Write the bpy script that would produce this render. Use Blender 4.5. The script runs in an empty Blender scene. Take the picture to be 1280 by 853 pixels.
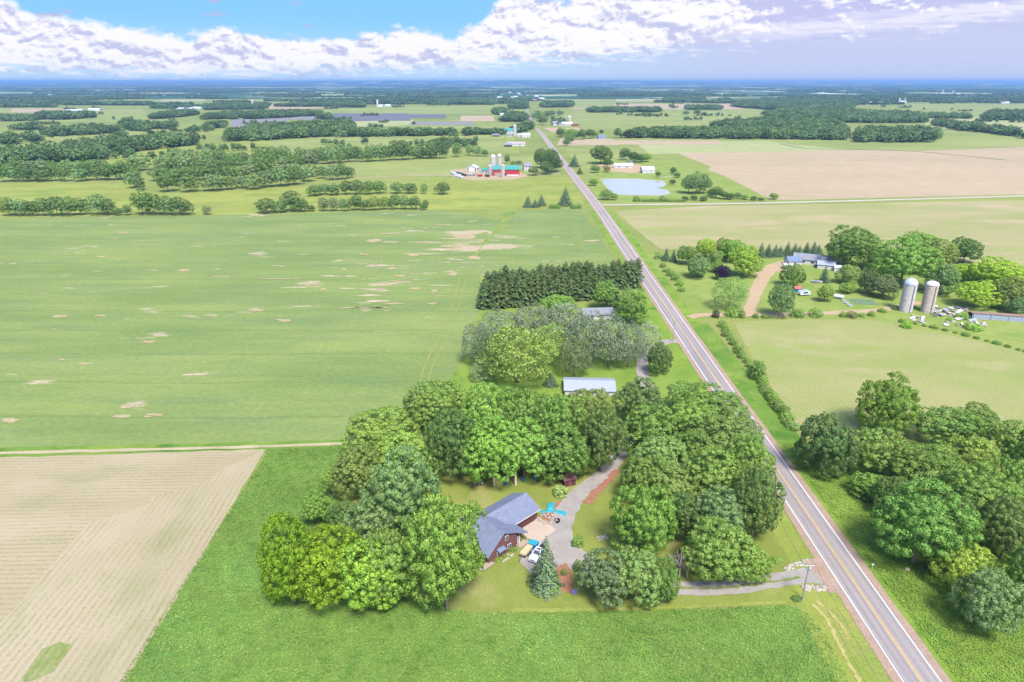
import bpy, math, random
import numpy as np
from math import radians as R, sin, cos, tan, pi, sqrt, atan2

# ------------------------------------------------------------------ camera, world, sun, exposure
SC = bpy.context.scene
COL = SC.collection
H = 100.0                     # the drone hovers 100 m above the fields
F = 853.33                    # focal length in photo pixels (24 mm on a 36 mm sensor)
PITCH = R(20.8)
CP, SP = cos(PITCH), sin(PITCH)
cam_d = bpy.data.cameras.new('camera')
cam_d.lens = 24.0; cam_d.sensor_width = 36.0; cam_d.clip_start = 1.0; cam_d.clip_end = 200000
cam = bpy.data.objects.new('camera', cam_d); COL.objects.link(cam)
cam.location = (0, 0, H); cam.rotation_euler = (pi/2 - PITCH, 0, 0)
SC.camera = cam
SC.view_settings.view_transform = 'Standard'; SC.view_settings.look = 'None'
SC.view_settings.gamma = 1.0; SC.view_settings.use_curve_mapping = False
SC.cycles.max_bounces = 5; SC.cycles.diffuse_bounces = 3; SC.cycles.volume_bounces = 0; SC.cycles.transparent_max_bounces = 4
SC.view_settings.exposure = 1.5
SUN_EL, SUN_AZ = R(56), R(162)       # azimuth clockwise from +Y (the view direction): behind the camera, to the right
SUN_STRENGTH = 3.2
sd = bpy.data.lights.new('sun', 'SUN'); sd.energy = SUN_STRENGTH; sd.angle = R(17); sd.color = (1.0, 0.945, 0.85)
sun = bpy.data.objects.new('sun', sd); COL.objects.link(sun)
sun.rotation_euler = (pi/2 - SUN_EL, 0, pi - SUN_AZ); sun.location = (0, 0, 300)
SKY_STRENGTH = 0.125

def lin(c):
    out = []
    for v in c[:3]:
        v /= 255.0
        out.append(v/12.92 if v <= .04045 else ((v+.055)/1.055)**2.4)
    return tuple(out)

class NT:
    """small helper to write node trees"""
    def __init__(s, tree): s.t = tree; s.t.nodes.clear()
    def new(s, typ, ins=None, **attrs):
        n = s.t.nodes.new(typ)
        for k, v in attrs.items(): setattr(n, k, v)
        for k, v in (ins or {}).items(): s.put(n.inputs[k], v)
        return n
    def put(s, sock, v):
        if isinstance(v, bpy.types.NodeSocket): s.t.links.new(v, sock)
        elif isinstance(v, (tuple, list)) and sock.type == 'RGBA': sock.default_value = tuple(v)[:3] + (1,)
        else: sock.default_value = v
    def m(s, op, a, b=0.0, c=0.0, clamp=False):
        n = s.t.nodes.new('ShaderNodeMath'); n.operation = op; n.use_clamp = clamp
        for i, v in enumerate((a, b, c)): s.put(n.inputs[i], v)
        return n.outputs[0]
    def v(s, op, a, b=None):
        n = s.t.nodes.new('ShaderNodeVectorMath'); n.operation = op
        s.put(n.inputs[0], a)
        if b is not None: s.put(n.inputs[1], b)
        return n.outputs['Value'] if op in ('DOT_PRODUCT', 'LENGTH') else n.outputs[0]
    def mix(s, f, a, b, blend='MIX'):
        n = s.t.nodes.new('ShaderNodeMix'); n.data_type = 'RGBA'; n.blend_type = blend
        s.put(n.inputs[0], f); s.put(n.inputs[6], a); s.put(n.inputs[7], b)
        return n.outputs[2]
    def noise(s, vec, scale, detail=4, rough=.55, dist=0.0, w=None):
        n = s.t.nodes.new('ShaderNodeTexNoise')
        s.put(n.inputs['Vector'], vec); n.inputs['Scale'].default_value = scale
        n.inputs['Detail'].default_value = detail; n.inputs['Roughness'].default_value = rough
        n.inputs['Distortion'].default_value = dist
        return n.outputs[0]
    def step(s, x, lo, hi):
        n = s.t.nodes.new('ShaderNodeMapRange'); n.interpolation_type = 'SMOOTHSTEP'
        s.put(n.inputs[0], x); s.put(n.inputs[1], lo); s.put(n.inputs[2], hi)
        n.inputs[3].default_value = 0; n.inputs[4].default_value = 1
        return n.outputs[0]
    def comb(s, x, y, z=0.0):
        n = s.t.nodes.new('ShaderNodeCombineXYZ')
        for i, v in enumerate((x, y, z)): s.put(n.inputs[i], v)
        return n.outputs[0]

def build_world():
    w = bpy.data.worlds.new('World'); SC.world = w; w.use_nodes = True
    n = NT(w.node_tree)
    sky = n.new('ShaderNodeTexSky', sky_type='NISHITA', sun_disc=False, sun_elevation=SUN_EL, sun_rotation=SUN_AZ,
                altitude=400, air_density=1.0, dust_density=0.6, ozone_density=2.5)
    tc = n.new('ShaderNodeTexCoord')
    sep = n.new('ShaderNodeSeparateXYZ', {0: tc.outputs['Generated']})
    az = n.m('ARCTAN2', sep.outputs[0], sep.outputs[1])
    el = n.m('ARCSINE', sep.outputs[2])
    def curve(pts, lo, hi):                      # pts: (azimuth, value); a height profile along the horizon
        fc = n.t.nodes.new('ShaderNodeFloatCurve')
        t = n.m('DIVIDE', n.m('ADD', az, 0.66), 1.32, clamp=True)
        n.put(fc.inputs['Value'], t)
        c = fc.mapping.curves[0]
        P2 = [((a + .66)/1.32, (v - lo)/(hi - lo)) for a, v in pts]
        c.points[0].location = P2[0]; c.points[1].location = P2[-1]
        for p in P2[1:-1]: c.points.new(*p)
        for p in c.points: p.handle_type = 'VECTOR'
        fc.mapping.update()
        return n.m('ADD', n.m('MULTIPLY', fc.outputs[0], hi - lo), lo)
    A = lambda px: math.atan((px - 640)/F/1.07)
    E = lambda py: math.atan((426.5 - py)/F) - PITCH
    # cumulus bank: height of its top edge along the horizon
    top = curve([(-.66, E(-20)), (A(0), E(2)), (A(30), E(8)), (A(62), E(26)), (A(100), E(24)), (A(150), E(30)), (A(185), E(36)), (A(240), E(44)),
                 (A(300), E(30)), (A(330), E(42)), (A(400), E(46)), (A(470), E(38)), (A(500), E(26)), (A(530), E(34)), (A(570), E(38)),
                 (A(600), E(20)), (A(625), E(-8)), (A(680), E(-12)), (A(705), E(0)), (A(730), E(-25)), (.66, E(-60))], -0.02, 0.24)
    bot = curve([(-.66, E(92)), (A(100), E(97)), (A(250), E(101)), (A(440), E(95)), (A(600), E(88)), (A(700), E(80)), (A(760), E(76)),
                 (A(900), E(62)), (A(1000), E(57)), (A(1100), E(52)), (A(1280), E(42)), (.66, E(40))], -0.02, 0.24)
    uv = n.comb(az, n.m('MULTIPLY', el, 1.7), 0.0)
    warp = n.new('ShaderNodeTexNoise', {'Vector': uv, 'Scale': 26.0, 'Detail': 3.0})
    uvw = n.v('ADD', uv, n.v('SCALE', n.v('SUBTRACT', warp.outputs['Color'], (.5, .5, .5))))
    uvw.node.inputs[1].links[0].from_node.inputs['Scale'].default_value = 0.018
    def billow(vec):
        b = n.new('ShaderNodeTexVoronoi', {'Vector': vec, 'Scale': 34.0, 'Detail': 3.0, 'Roughness': .55, 'Lacunarity': 2.3, 'Smoothness': 0.6}, feature='SMOOTH_F1', normalize=True)
        f = n.noise(vec, 22.0, 8, .6)
        return n.m('ADD', n.m('MULTIPLY', n.m('SUBTRACT', 1.0, b.outputs['Distance']), .55), n.m('MULTIPLY', f, .6))
    d0 = billow(uvw)
    d1 = billow(n.v('ADD', uvw, (.003, .008, 0.0)))
    dtop = n.m('ADD', n.m('DIVIDE', n.m('SUBTRACT', top, el), .0125), n.m('MULTIPLY', n.m('SUBTRACT', d0, .72), 5.5))
    dbot = n.m('ADD', n.m('DIVIDE', n.m('SUBTRACT', el, bot), .011), n.m('MULTIPLY', n.m('SUBTRACT', n.noise(n.v('MULTIPLY', uv, (1, 4, 1)), 30, 6, .6), .5), 6.0))
    cover = n.m('MULTIPLY', n.step(dtop, 0.0, 1.0), n.step(dbot, -.5, 1.6))
    VS = 2 ** -SC.view_settings.exposure
    # shade: the side away from the light of every billow, and slow dark bellies
    lit = n.m('SUBTRACT', d0, d1)
    belly = n.noise(n.v('MULTIPLY', uvw, (1, 1.9, 1)), 9.0, 5, .55)
    shade = n.m('ADD', n.m('MULTIPLY', lit, -10.0), n.m('MULTIPLY', n.m('SUBTRACT', belly, .46), 4.4))
    east = n.step(az, A(815), A(1010))              # the rain sheet to the right lies in its own shade
    shade = n.step(n.m('ADD', shade, n.m('MULTIPLY', east, 1.0)), .0, 1.1)
    streak = n.m('ADD', n.m('DIVIDE', n.m('SUBTRACT', el, n.m('ADD', bot, .016)), .012), n.m('MULTIPLY', n.m('SUBTRACT', n.noise(n.v('MULTIPLY', uv, (1, 5, 1)), 16, 6, .6), .5), 3.0))
    streak = n.m('MULTIPLY', n.m('SUBTRACT', 1.0, n.step(n.m('ABSOLUTE', streak), .2, 1.3)), east)
    shade = n.m('MULTIPLY', shade, n.m('SUBTRACT', 1.0, n.m('MULTIPLY', streak, .62)))
    W, SH, RAIN = (tuple(v*VS for v in c_) for c_ in ((1.03, 1.01, 1.05), (.60, .62, .86), (.58, .60, .92)))
    shc = n.mix(east, SH, RAIN)
    cloud = n.mix(shade, W, shc)
    # loose scraps above the bank, mauve
    scr = n.noise(n.v('ADD', n.v('MULTIPLY', uv, (1, 1.7, 1)), (3.1, 0, 0)), 19.0, 6, .58)
    scr = n.m('MULTIPLY', n.step(scr, .565, .64), n.m('MULTIPLY', n.step(el, E(48), E(34)), n.m('SUBTRACT', 1.0, n.step(az, A(380), A(470)))))
    scr = n.m('MULTIPLY', scr, n.m('SUBTRACT', 1.0, n.step(el, E(-10), E(-60))))
    # clear sky between: cyan above, paler towards the horizon
    skyc = n.v('MULTIPLY', sky.outputs[0], (SKY_STRENGTH,)*3)
    low = n.m('SUBTRACT', 1.0, n.step(el, E(104), E(20)))
    front = n.mix(low, tuple(v*VS for v in (.16, .51, .95)), tuple(v*VS for v in (.47, .69, .95)))
    high = n.m('MAXIMUM', n.step(el, .13, .33), n.step(n.m('ABSOLUTE', az), .95, 1.34))
    base = n.mix(high, n.mix(.92, skyc, front), skyc)
    base = n.mix(n.m('MULTIPLY', n.step(az, A(560), A(1000)), n.m('SUBTRACT', 1.0, high)), base, tuple(v*VS for v in (.60, .66, .91)))
    c = n.mix(n.m('MULTIPLY', scr, .85), base, tuple(v*VS for v in (.52, .55, .80)))
    c = n.mix(n.m('MULTIPLY', cover, n.m('MULTIPLY', n.m('SUBTRACT', 1.0, n.step(el, .16, .32)), n.m('SUBTRACT', 1.0, n.step(n.m('ABSOLUTE', az), .95, 1.3)))), c, cloud)
    # the clouds ahead stand low over the plain; the rest of the sky is clear
    near_h = n.m('MULTIPLY', n.m('LESS_THAN', el, .34), n.m('LESS_THAN', n.m('ABSOLUTE', az), 1.35))
    bg0 = n.new('ShaderNodeBackground', {'Color': n.v('SCALE', sky.outputs[0]), 'Strength': 1.0})
    bg0.inputs[0].links[0].from_node.inputs['Scale'].default_value = SKY_STRENGTH
    bg = n.new('ShaderNodeBackground', {'Color': c, 'Strength': 1.0})
    mx = n.new('ShaderNodeMixShader', {0: near_h, 1: bg0.outputs[0], 2: bg.outputs[0]})
    n.new('ShaderNodeOutputWorld', {'Surface': mx.outputs[0]})
    w.cycles.sampling_method = 'MANUAL'; w.cycles.sample_map_resolution = 512
build_world()

# ------------------------------------------------------------------ helpers
def P(px, py, z=0.0):
    """the point at height z that the photograph shows at this pixel"""
    u = (px - 640)/F; v = (py - 426.5)/F
    t = (z - H)/(-SP - v*CP)
    return (u*t, (CP - v*SP)*t, z)
def ppm(px, py, z=0.0):
    x, y, _ = P(px, py, z)
    return F/(y*CP + (H - z)*SP)

rng = random.Random(11)
NP = np.random.default_rng(5)

def mesh_np(name, verts, faces, n=4, normals=None):
    """numpy arrays -> mesh of n-gons"""
    me = bpy.data.meshes.new(name)
    verts = np.asarray(verts, np.float32); faces = np.asarray(faces, np.int32)
    me.vertices.add(len(verts)); me.vertices.foreach_set('co', verts.ravel())
    me.loops.add(faces.size); me.loops.foreach_set('vertex_index', faces.ravel())
    me.polygons.add(len(faces)); me.polygons.foreach_set('loop_start', np.arange(0, faces.size, n, dtype=np.int32))
    me.update(calc_edges=True)
    if normals is not None:
        me.normals_split_custom_set_from_vertices(normals.astype(np.float32))
    return me

class MB:
    """collects shapes, links them as ONE mesh object"""
    def __init__(s): s.v = []; s.f = []; s.mi = []; s.k = 0
    def add(s, vs, fs):
        o = len(s.v); s.v += [tuple(v) for v in vs]; s.f += [tuple(i + o for i in f) for f in fs]; s.mi += [s.k]*len(fs)
    def box(s, c, d, rz=0.0, taper=1.0):
        x, y, z = c; a, b, h = d[0]/2, d[1]/2, d[2]/2; vs = []
        for zz, t in ((-h, 1.0), (h, taper)):
            for sx, sy in ((-1, -1), (1, -1), (1, 1), (-1, 1)):
                px, py = sx*a*t, sy*b*t
                vs.append((x + px*cos(rz) - py*sin(rz), y + px*sin(rz) + py*cos(rz), z + zz))
        s.add(vs, [(3, 2, 1, 0), (4, 5, 6, 7), (0, 1, 5, 4), (1, 2, 6, 5), (2, 3, 7, 6), (3, 0, 4, 7)])
    def tube(s, pts, rad, n=8, cap=True):
        from mathutils import Vector as V
        pts = [V(p) for p in pts]; rad = rad if isinstance(rad, (list, tuple)) else [rad]*len(pts)
        o = []; vs = []
        for i, p in enumerate(pts):
            d = (pts[min(i+1, len(pts)-1)] - pts[max(i-1, 0)]).normalized()
            a = d.orthogonal().normalized() if abs(d.z) < .99 else V((1, 0, 0)); b = d.cross(a).normalized(); a = b.cross(d)
            vs += [tuple(p + (a*cos(2*pi*k/n) + b*sin(2*pi*k/n))*rad[i]) for k in range(n)]
        fs = [(i*n + k, i*n + (k+1) % n, (i+1)*n + (k+1) % n, (i+1)*n + k) for i in range(len(pts)-1) for k in range(n)]
        if cap: fs += [tuple(reversed(range(n))), tuple(range((len(pts)-1)*n, len(pts)*n))]
        s.add(vs, fs)
    def lathe(s, prof, n=24, c=(0, 0)):
        vs = [(c[0] + r*cos(2*pi*k/n), c[1] + r*sin(2*pi*k/n), z) for r, z in prof for k in range(n)]
        fs = [(i*n + k, i*n + (k+1) % n, (i+1)*n + (k+1) % n, (i+1)*n + k) for i in range(len(prof)-1) for k in range(n)]
        fs += [tuple(reversed(range(n))), tuple(range((len(prof)-1)*n, len(prof)*n))]
        s.add(vs, fs)
    def poly(s, pts, z0, z1):
        """prism over a plan polygon"""
        n = len(pts); area = sum(pts[i][0]*pts[(i+1) % n][1] - pts[(i+1) % n][0]*pts[i][1] for i in range(n))
        if area < 0: pts = pts[::-1]
        vs = [(p[0], p[1], z0) for p in pts] + [(p[0], p[1], z1) for p in pts]
        s.add(vs, [tuple(reversed(range(n))), tuple(range(n, 2*n))] + [(i, (i+1) % n, n + (i+1) % n, n + i) for i in range(n)])
    def slab(s, quad, t):
        """a flat quad given a thickness downward"""
        vs = [tuple(q) for q in quad] + [(q[0], q[1], q[2] - t) for q in quad]
        n = len(quad)
        s.add(vs, [tuple(range(n)), tuple(reversed(range(n, 2*n)))] + [((i+1) % n, i, n + i, n + (i+1) % n) for i in range(n)])
    def rock(s, c, r, seed):
        q = random.Random(seed); vs = []; fs = []
        for i, (zz, rr) in enumerate(((-.6, .75), (-.1, 1.0), (.35, .8), (.65, .4))):
            for k in range(7):
                j = q.uniform(.75, 1.2); vs.append((c[0] + r[0]*rr*j*cos(2*pi*k/7), c[1] + r[1]*rr*j*sin(2*pi*k/7), c[2] + r[2]*zz*q.uniform(.8, 1.2)))
        for i in range(3):
            for k in range(7): fs.append((i*7+k, i*7+(k+1) % 7, i*7+7+(k+1) % 7, i*7+7+k))
        fs.append(tuple(range(21, 28))); s.add(vs, fs)
    def build(s, name, mat, parent=None, loc=None, smooth=False):
        me = bpy.data.meshes.new(name); me.from_pydata(s.v, [], s.f)
        for m_ in (mat if isinstance(mat, (list, tuple)) else [mat]): me.materials.append(m_)
        for p, k in zip(me.polygons, s.mi): p.material_index = k; p.use_smooth = smooth
        me.update()
        return link(name, me, parent, loc)

def link(name, me, parent=None, loc=None):
    o = bpy.data.objects.new(name, me); COL.objects.link(o)
    if parent is not None: o.parent = parent
    if loc is not None: o.location = loc
    return o
def tag(o, label=None, cat=None, group=None, kind=None):
    if label: o['label'] = label
    if cat: o['category'] = cat
    if group: o['group'] = group
    if kind: o['kind'] = kind
    return o
def thing(name, label, cat, loc=(0, 0, 0), rz=0.0, group=None):
    o = bpy.data.objects.new(name, None); COL.objects.link(o); o.empty_display_size = .3
    o.location = loc; o.rotation_euler = (0, 0, rz)
    return tag(o, label, cat, group)
ORD = ['first', 'second', 'third', 'fourth', 'fifth', 'sixth', 'seventh', 'eighth', 'ninth', 'tenth', 'eleventh', 'twelfth', 'thirteenth', 'fourteenth',
       'fifteenth', 'sixteenth', 'seventeenth', 'eighteenth', 'nineteenth', 'twentieth']
def ordinal(i):
    if i < 20: return ORD[i]
    tens = ['twenty', 'thirty', 'forty', 'fifty', 'sixty'][(i + 1)//10 - 2]; u = (i + 1) % 10
    return (tens[:-1] + 'ieth') if u == 0 else tens + '-' + ORD[u - 1]

# ------------------------------------------------------------------ materials
def mat_new(name):
    m = bpy.data.materials.new(name); m.use_nodes = True
    return m, NT(m.node_tree)
def finish(n, color, rough=.8, bump=None, bump_s=.3, bump_d=.1, metal=0.0, spec=.3):
    p = n.new('ShaderNodeBsdfPrincipled', {'Base Color': color, 'Roughness': rough, 'Metallic': metal, 'Specular IOR Level': spec})
    if bump is not None:
        b = n.new('ShaderNodeBump', {'Height': bump, 'Strength': bump_s, 'Distance': bump_d})
        n.put(p.inputs['Normal'], b.outputs[0])
    n.new('ShaderNodeOutputMaterial', {'Surface': p.outputs[0]})
    return p
def solid(name, rgb, rough=.7, var=.18, scale=1.2, metal=0.0, spec=.3, bump=0.0, k=1.0):
    """a worn plain surface: colour from sRGB, broken up by noise"""
    m, n = mat_new(name); c = tuple(v*k for v in lin(rgb))
    tc = n.new('ShaderNodeTexCoord').outputs['Object']
    f = n.noise(tc, scale, 5, .65)
    col = n.mix(n.step(f, .3, .7), tuple(v*(1 - var) for v in c), tuple(min(v*(1 + var), .95) for v in c))
    finish(n, col, rough, f if bump else None, bump, .05, metal, spec)
    return m
K = 0.43                     # sunlit ground in the picture -> its base colour
def ground(name, c1, c2, scale=.05, stretch=(1, 1), fine=1.4, fine_amt=.16, rows=None, bare=None, spots=None, tracks=None, bump=.25, k=K, angle=0.0, ridge=None):
    """field surface. rows=(angle, spacing, strength, rgb); bare=(rgb, scale, stretch, lo, hi); tracks=(angle, spacing, rgb)"""
    m, n = mat_new(name)
    a, b = (tuple(v*k for v in lin(c)) for c in (c1, c2))
    pos = n.new('ShaderNodeNewGeometry').outputs['Position']
    if angle:
        rot = n.new('ShaderNodeVectorRotate', {'Vector': pos, 'Angle': angle}, rotation_type='Z_AXIS'); lpos = rot.outputs[0]
    else: lpos = pos
    sv = n.v('MULTIPLY', lpos, (stretch[0], stretch[1], 1))
    f1 = n.noise(sv, scale, 7, .6)
    col = n.mix(n.step(f1, .32, .68), a, b)
    if spots:
        for rgb, sc, st, lo, hi, amt in spots:
            fs = n.noise(n.v('ADD', n.v('MULTIPLY', lpos, (st[0], st[1], 1)), (37.7*sc*100, 11.3, 3.3)), sc, 6, .62)
            col = n.mix(n.m('MULTIPLY', n.step(fs, lo, hi), amt), col, tuple(v*k for v in lin(rgb)))
    if rows:
        ang, sp, st, rgb = rows
        wob = n.m('MULTIPLY', n.noise(pos, .08, 2), 1.2)
        t = n.m('MULTIPLY', n.m('ADD', n.v('DOT_PRODUCT', pos, (cos(ang), sin(ang), 0)), wob), 2*pi/sp)
        s_ = n.m('POWER', n.m('ADD', n.m('MULTIPLY', n.m('SINE', t), .5), .5), 2.0)
        along = n.m('MULTIPLY', n.step(n.noise(pos, .9, 4, .7), .3, .62), n.step(n.noise(pos, .06, 4, .6), .25, .62))
        col = n.mix(n.m('MULTIPLY', n.m('MULTIPLY', s_, along), st), col, tuple(v*k for v in lin(rgb)))
    if tracks:
        for ang, sp, off, wd, rgb, amt in tracks:
            t = n.m('ABSOLUTE', n.m('SUBTRACT', n.m('FRACT', n.m('DIVIDE', n.m('ADD', n.v('DOT_PRODUCT', pos, (cos(ang), sin(ang), 0)), n.m('ADD', n.m('MULTIPLY', n.noise(pos, .012, 3), 7.0), off)), sp)), .5))
            col = n.mix(n.m('MULTIPLY', n.m('SUBTRACT', 1.0, n.step(t, wd/sp*.5, wd/sp)), amt), col, tuple(v*k for v in lin(rgb)))
    if bare:
        for rgb, sc, st, lo, hi, dens in bare:
            fb = n.noise(n.v('ADD', n.v('MULTIPLY', lpos, (st[0], st[1], 1)), (91.0, 17.0, 0)), sc, 7, .62)
            if dens is not None:             # (x, y, rx, ry, boost) where bare ground is commonest
                x, y, rx, ry, boost = dens
                dd = n.v('LENGTH', n.v('MULTIPLY', n.v('SUBTRACT', pos, (x, y, 0)), (1/rx, 1/ry, 0)))
                fb = n.m('ADD', fb, n.m('MULTIPLY', n.m('SUBTRACT', 1.0, dd, clamp=True), boost))
            col = n.mix(n.step(fb, lo, hi), col, tuple(v*k for v in lin(rgb)))
    ff = n.noise(pos, fine, 5, .7)
    col = n.mix(1.0, col, n.mix(n.step(ff, .25, .75), (1 - fine_amt,)*3, (1 + fine_amt,)*3), 'MULTIPLY')
    finish(n, col, .95, ff, bump, .35, spec=.1)
    return m

def leaf_mat(name, attr=False, var=.46):
    m, n = mat_new(name)
    if attr: base = n.new('ShaderNodeAttribute', attribute_name='tint').outputs['Color']
    else: base = n.new('ShaderNodeObjectInfo').outputs['Color']
    g = n.new('ShaderNodeNewGeometry')
    rnd = g.outputs['Random Per Island']
    hsv = n.new('ShaderNodeHueSaturation', {'Hue': n.m('ADD', n.m('MULTIPLY', rnd, .045), .4775), 'Saturation': 1.0,
                'Value': n.m('ADD', n.m('MULTIPLY', n.m('FRACT', n.m('MULTIPLY', rnd, 17.31)), var), 1.03 - var/2), 'Color': base})
    blot = n.noise(g.outputs['Position'], .33, 3, .6)
    col = n.mix(1.0, hsv.outputs[0], n.mix(n.step(blot, .3, .7), (.84, .86, .85), (1.16, 1.14, 1.1)), 'MULTIPLY')
    d = n.new('ShaderNodeBsdfDiffuse', {'Color': col})
    t = n.new('ShaderNodeBsdfTranslucent', {'Color': n.mix(1.0, col, (1.15, 1.2, .6), 'MULTIPLY')})
    mx = n.new('ShaderNodeMixShader', {0: .30, 1: d.outputs[0], 2: t.outputs[0]})
    gl = n.new('ShaderNodeBsdfGlossy', {'Color': (1, 1, 1), 'Roughness': .48})
    mg = n.new('ShaderNodeMixShader', {0: .008, 1: mx.outputs[0], 2: gl.outputs[0]})
    n.new('ShaderNodeOutputMaterial', {'Surface': mg.outputs[0]})
    return m
M_LEAF = leaf_mat('leaves'); M_LEAF_MASS = leaf_mat('leaves_mass', True); M_CROPLEAF = leaf_mat('crop_leaf', True, .22)
M_BARK = solid('bark', (112, 98, 86), .95, .3, 3, bump=.4)
M_PALEBARK = solid('pale_bark', (176, 166, 152), .95, .3, 3)
# ------------------------------------------------------------------ tree meshes (unit size, shared)
def quads(c, n, size, aspect=.62, q=None, up=None):
    """leaf-shaped rhombs at centres c, facing n"""
    N = len(c); r = q.normal(size=(N, 3))
    if up is not None: r = r*.35 + up
    t = np.cross(n, r); t /= np.linalg.norm(t, axis=1, keepdims=True) + 1e-9
    b = np.cross(n, t)
    s = size[:, None]
    fold = n*s*.22
    v = np.stack([c + t*s - fold, c + b*s*aspect, c - t*s - fold, c - b*s*aspect], 1).reshape(-1, 3)
    return v, np.arange(4*N, dtype=np.int32).reshape(-1, 4)
def fib(n, q, zmin=-1.0):
    i = np.arange(n) + .5
    z = 1 - (1 - zmin)*i/n; ph = i*2.399963 + q.uniform(0, 6.28)
    r = np.sqrt(np.maximum(0, 1 - z*z))
    return np.stack([r*np.cos(ph), r*np.sin(ph), z], 1)
def crown_broad(seed, nclump=62, leaves=120, size=.052, lob=.22, zmin=-.8, clump=(.24, .36), core=700, loose=.35, soft=.66, flat=1.0, nlobe=13):
    q = np.random.default_rng(seed)
    d = fib(nclump, q, zmin); d += q.normal(size=d.shape)*.10; d /= np.linalg.norm(d, axis=1, keepdims=True)
    # big lobes push the outline in and out, with valleys between them
    L = fib(nlobe, q, -.6) + q.normal(size=(nlobe, 3))*.22; L /= np.linalg.norm(L, axis=1, keepdims=True)
    Lr = q.uniform(.82, 1.08, nlobe); dots = d @ L.T; near = np.argmax(dots, axis=1); lobe = dots[np.arange(nclump), near]
    rad = (.96 - lob*1.5*np.clip((.97 - lobe)/.27, 0, 1.2)**1.3)*Lr[near] + q.uniform(-.05, .05, nclump) - .06
    rad *= np.where(d[:, 2] < -.3, .98, 1.0)
    cc = d*rad[:, None]
    cr = q.uniform(clump[0], clump[1], nclump)*np.where(d[:, 2] < -.35, .85, 1)
    C = np.repeat(np.arange(nclump), leaves)
    e = q.normal(size=(len(C), 3)) + d[C]*.75 + np.array([0, 0, .35]); e /= np.linalg.norm(e, axis=1, keepdims=True)
    rr = cr[C]*q.uniform(.72, 1.06, len(C))
    pos = cc[C] + e*rr[:, None]*np.array([1, 1, .82*flat])
    nn = e + q.normal(size=e.shape)*loose; nn /= np.linalg.norm(nn, axis=1, keepdims=True)
    sz = size*q.uniform(.65, 1.35, len(C))
    low = pos[:, 2] < 0; pos[low, :2] *= (1 + .30*np.abs(pos[low, 2]))[:, None]      # skirts hang full, not round
    # thin inner foliage that closes the crown
    ci = q.normal(size=(core, 3)); ci /= np.linalg.norm(ci, axis=1, keepdims=True); ci[:, 2] = np.maximum(ci[:, 2], -.75)
    pi_ = ci*q.uniform(.38, .64, core)[:, None]
    pos = np.concatenate([pos, pi_]); nn = np.concatenate([nn, ci]); en = np.concatenate([e, ci]); sz = np.concatenate([sz, np.full(core, size*1.7)])
    v, f = quads(pos, nn, sz, q=q)
    sn = np.repeat(en*soft + nn*(1 - soft), 4, axis=0); sn /= np.linalg.norm(sn, axis=1, keepdims=True)
    return v, f, sn
def crown_conifer(seed, levels=17, br=15, size=.085, droop=.16, ragged=.15, top=.03, power=.85):
    """radius 1 at the foot, z from 0 to 1"""
    q = np.random.default_rng(seed); pos = []; nn = []; sz = []; en = []
    for l in range(levels):
        t = l/(levels - 1); z0 = .03 + .95*t; R0 = (1 - t)**power*(1 - top) + top
        k = max(5, int(br*(.35 + .65*R0)))
        for j in range(k):
            a = 2*pi*(j + q.uniform(-.3, .3))/k + l*.9; rl = R0*q.uniform(1 - ragged*2, 1 + ragged*.5)
            m = max(2, int(7*rl) + 2)
            for i in range(m):
                s = (i + .6)/m; r_ = rl*s
                for w in (-1, 0, 1) if i > 0 else (0,):
                    aa = a + w*.10*q.uniform(.6, 1.4)
                    dirv = np.array([cos(aa), sin(aa), 0])
                    pos.append(dirv*r_ + np.array([0, 0, z0 - droop*r_*s*.5 + q.uniform(-.012, .012) - abs(w)*.01]))
                    n_ = dirv*.62 + np.array([0, 0, .78]) + q.normal(size=3)*.28
                    nn.append(n_/np.linalg.norm(n_)); en.append(dirv*.8 + np.array([0, 0, .6])); sz.append(size*q.uniform(.7, 1.25)*(.55 + .5*R0))
    pos = np.array(pos); nn = np.array(nn); en = np.array(en); en /= np.linalg.norm(en, axis=1, keepdims=True)
    # squash the needle sprays: z is scaled by the height of the tree later (about four times the radius)
    v, f = quads(pos, nn, np.array(sz), .55, q=q)
    c = np.repeat(pos, 4, axis=0); off = v - c; off[:, 2] *= .30; v = c + off
    sn = np.repeat(en*.45 + nn*.55, 4, axis=0); sn /= np.linalg.norm(sn, axis=1, keepdims=True)
    return v, f, sn
def trunk_mesh(seed, limbs=5, bare=False):
    """unit trunk: z 0..1, radius about .03; limbs reach into the crown"""
    q = random.Random(seed); b = MB()
    b.tube([(0, 0, -.02), (.004, 0, .12), (q.uniform(-.01, .01), .006, .4), (0, q.uniform(-.015, .015), .7), (.0, 0, 1.0)], [.040, .028, .022, .014, .004], 7)
    for i in range(limbs):
        a = 2*pi*i/limbs + q.uniform(-.4, .4); z = q.uniform(.3, .62); l = q.uniform(.22, .36)
        b.tube([(0, 0, z), (cos(a)*l*.5, sin(a)*l*.5, z + l*.35), (cos(a)*l, sin(a)*l, z + l*.8)], [.013, .009, .003], 5)
        if bare:
            for j in range(5):
                s = q.uniform(.35, 1); a2 = a + q.uniform(-1.2, 1.2); l2 = q.uniform(.1, .2)
                p = (cos(a)*l*s, sin(a)*l*s, z + l*.75*s)
                b.tube([p, (p[0] + cos(a2)*l2, p[1] + sin(a2)*l2, p[2] + l2*q.uniform(.2, 1.1))], [.006, .002], 4)
    me = bpy.data.meshes.new('trunk'); me.from_pydata(b.v, [], b.f); me.materials.append(M_BARK)
    for p in me.polygons: p.use_smooth = True
    return me
def crown_mesh(name, arr):
    v, f, sn = arr
    me = mesh_np(name, v, f, 4, sn); me.materials.append(M_LEAF); return me
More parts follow.
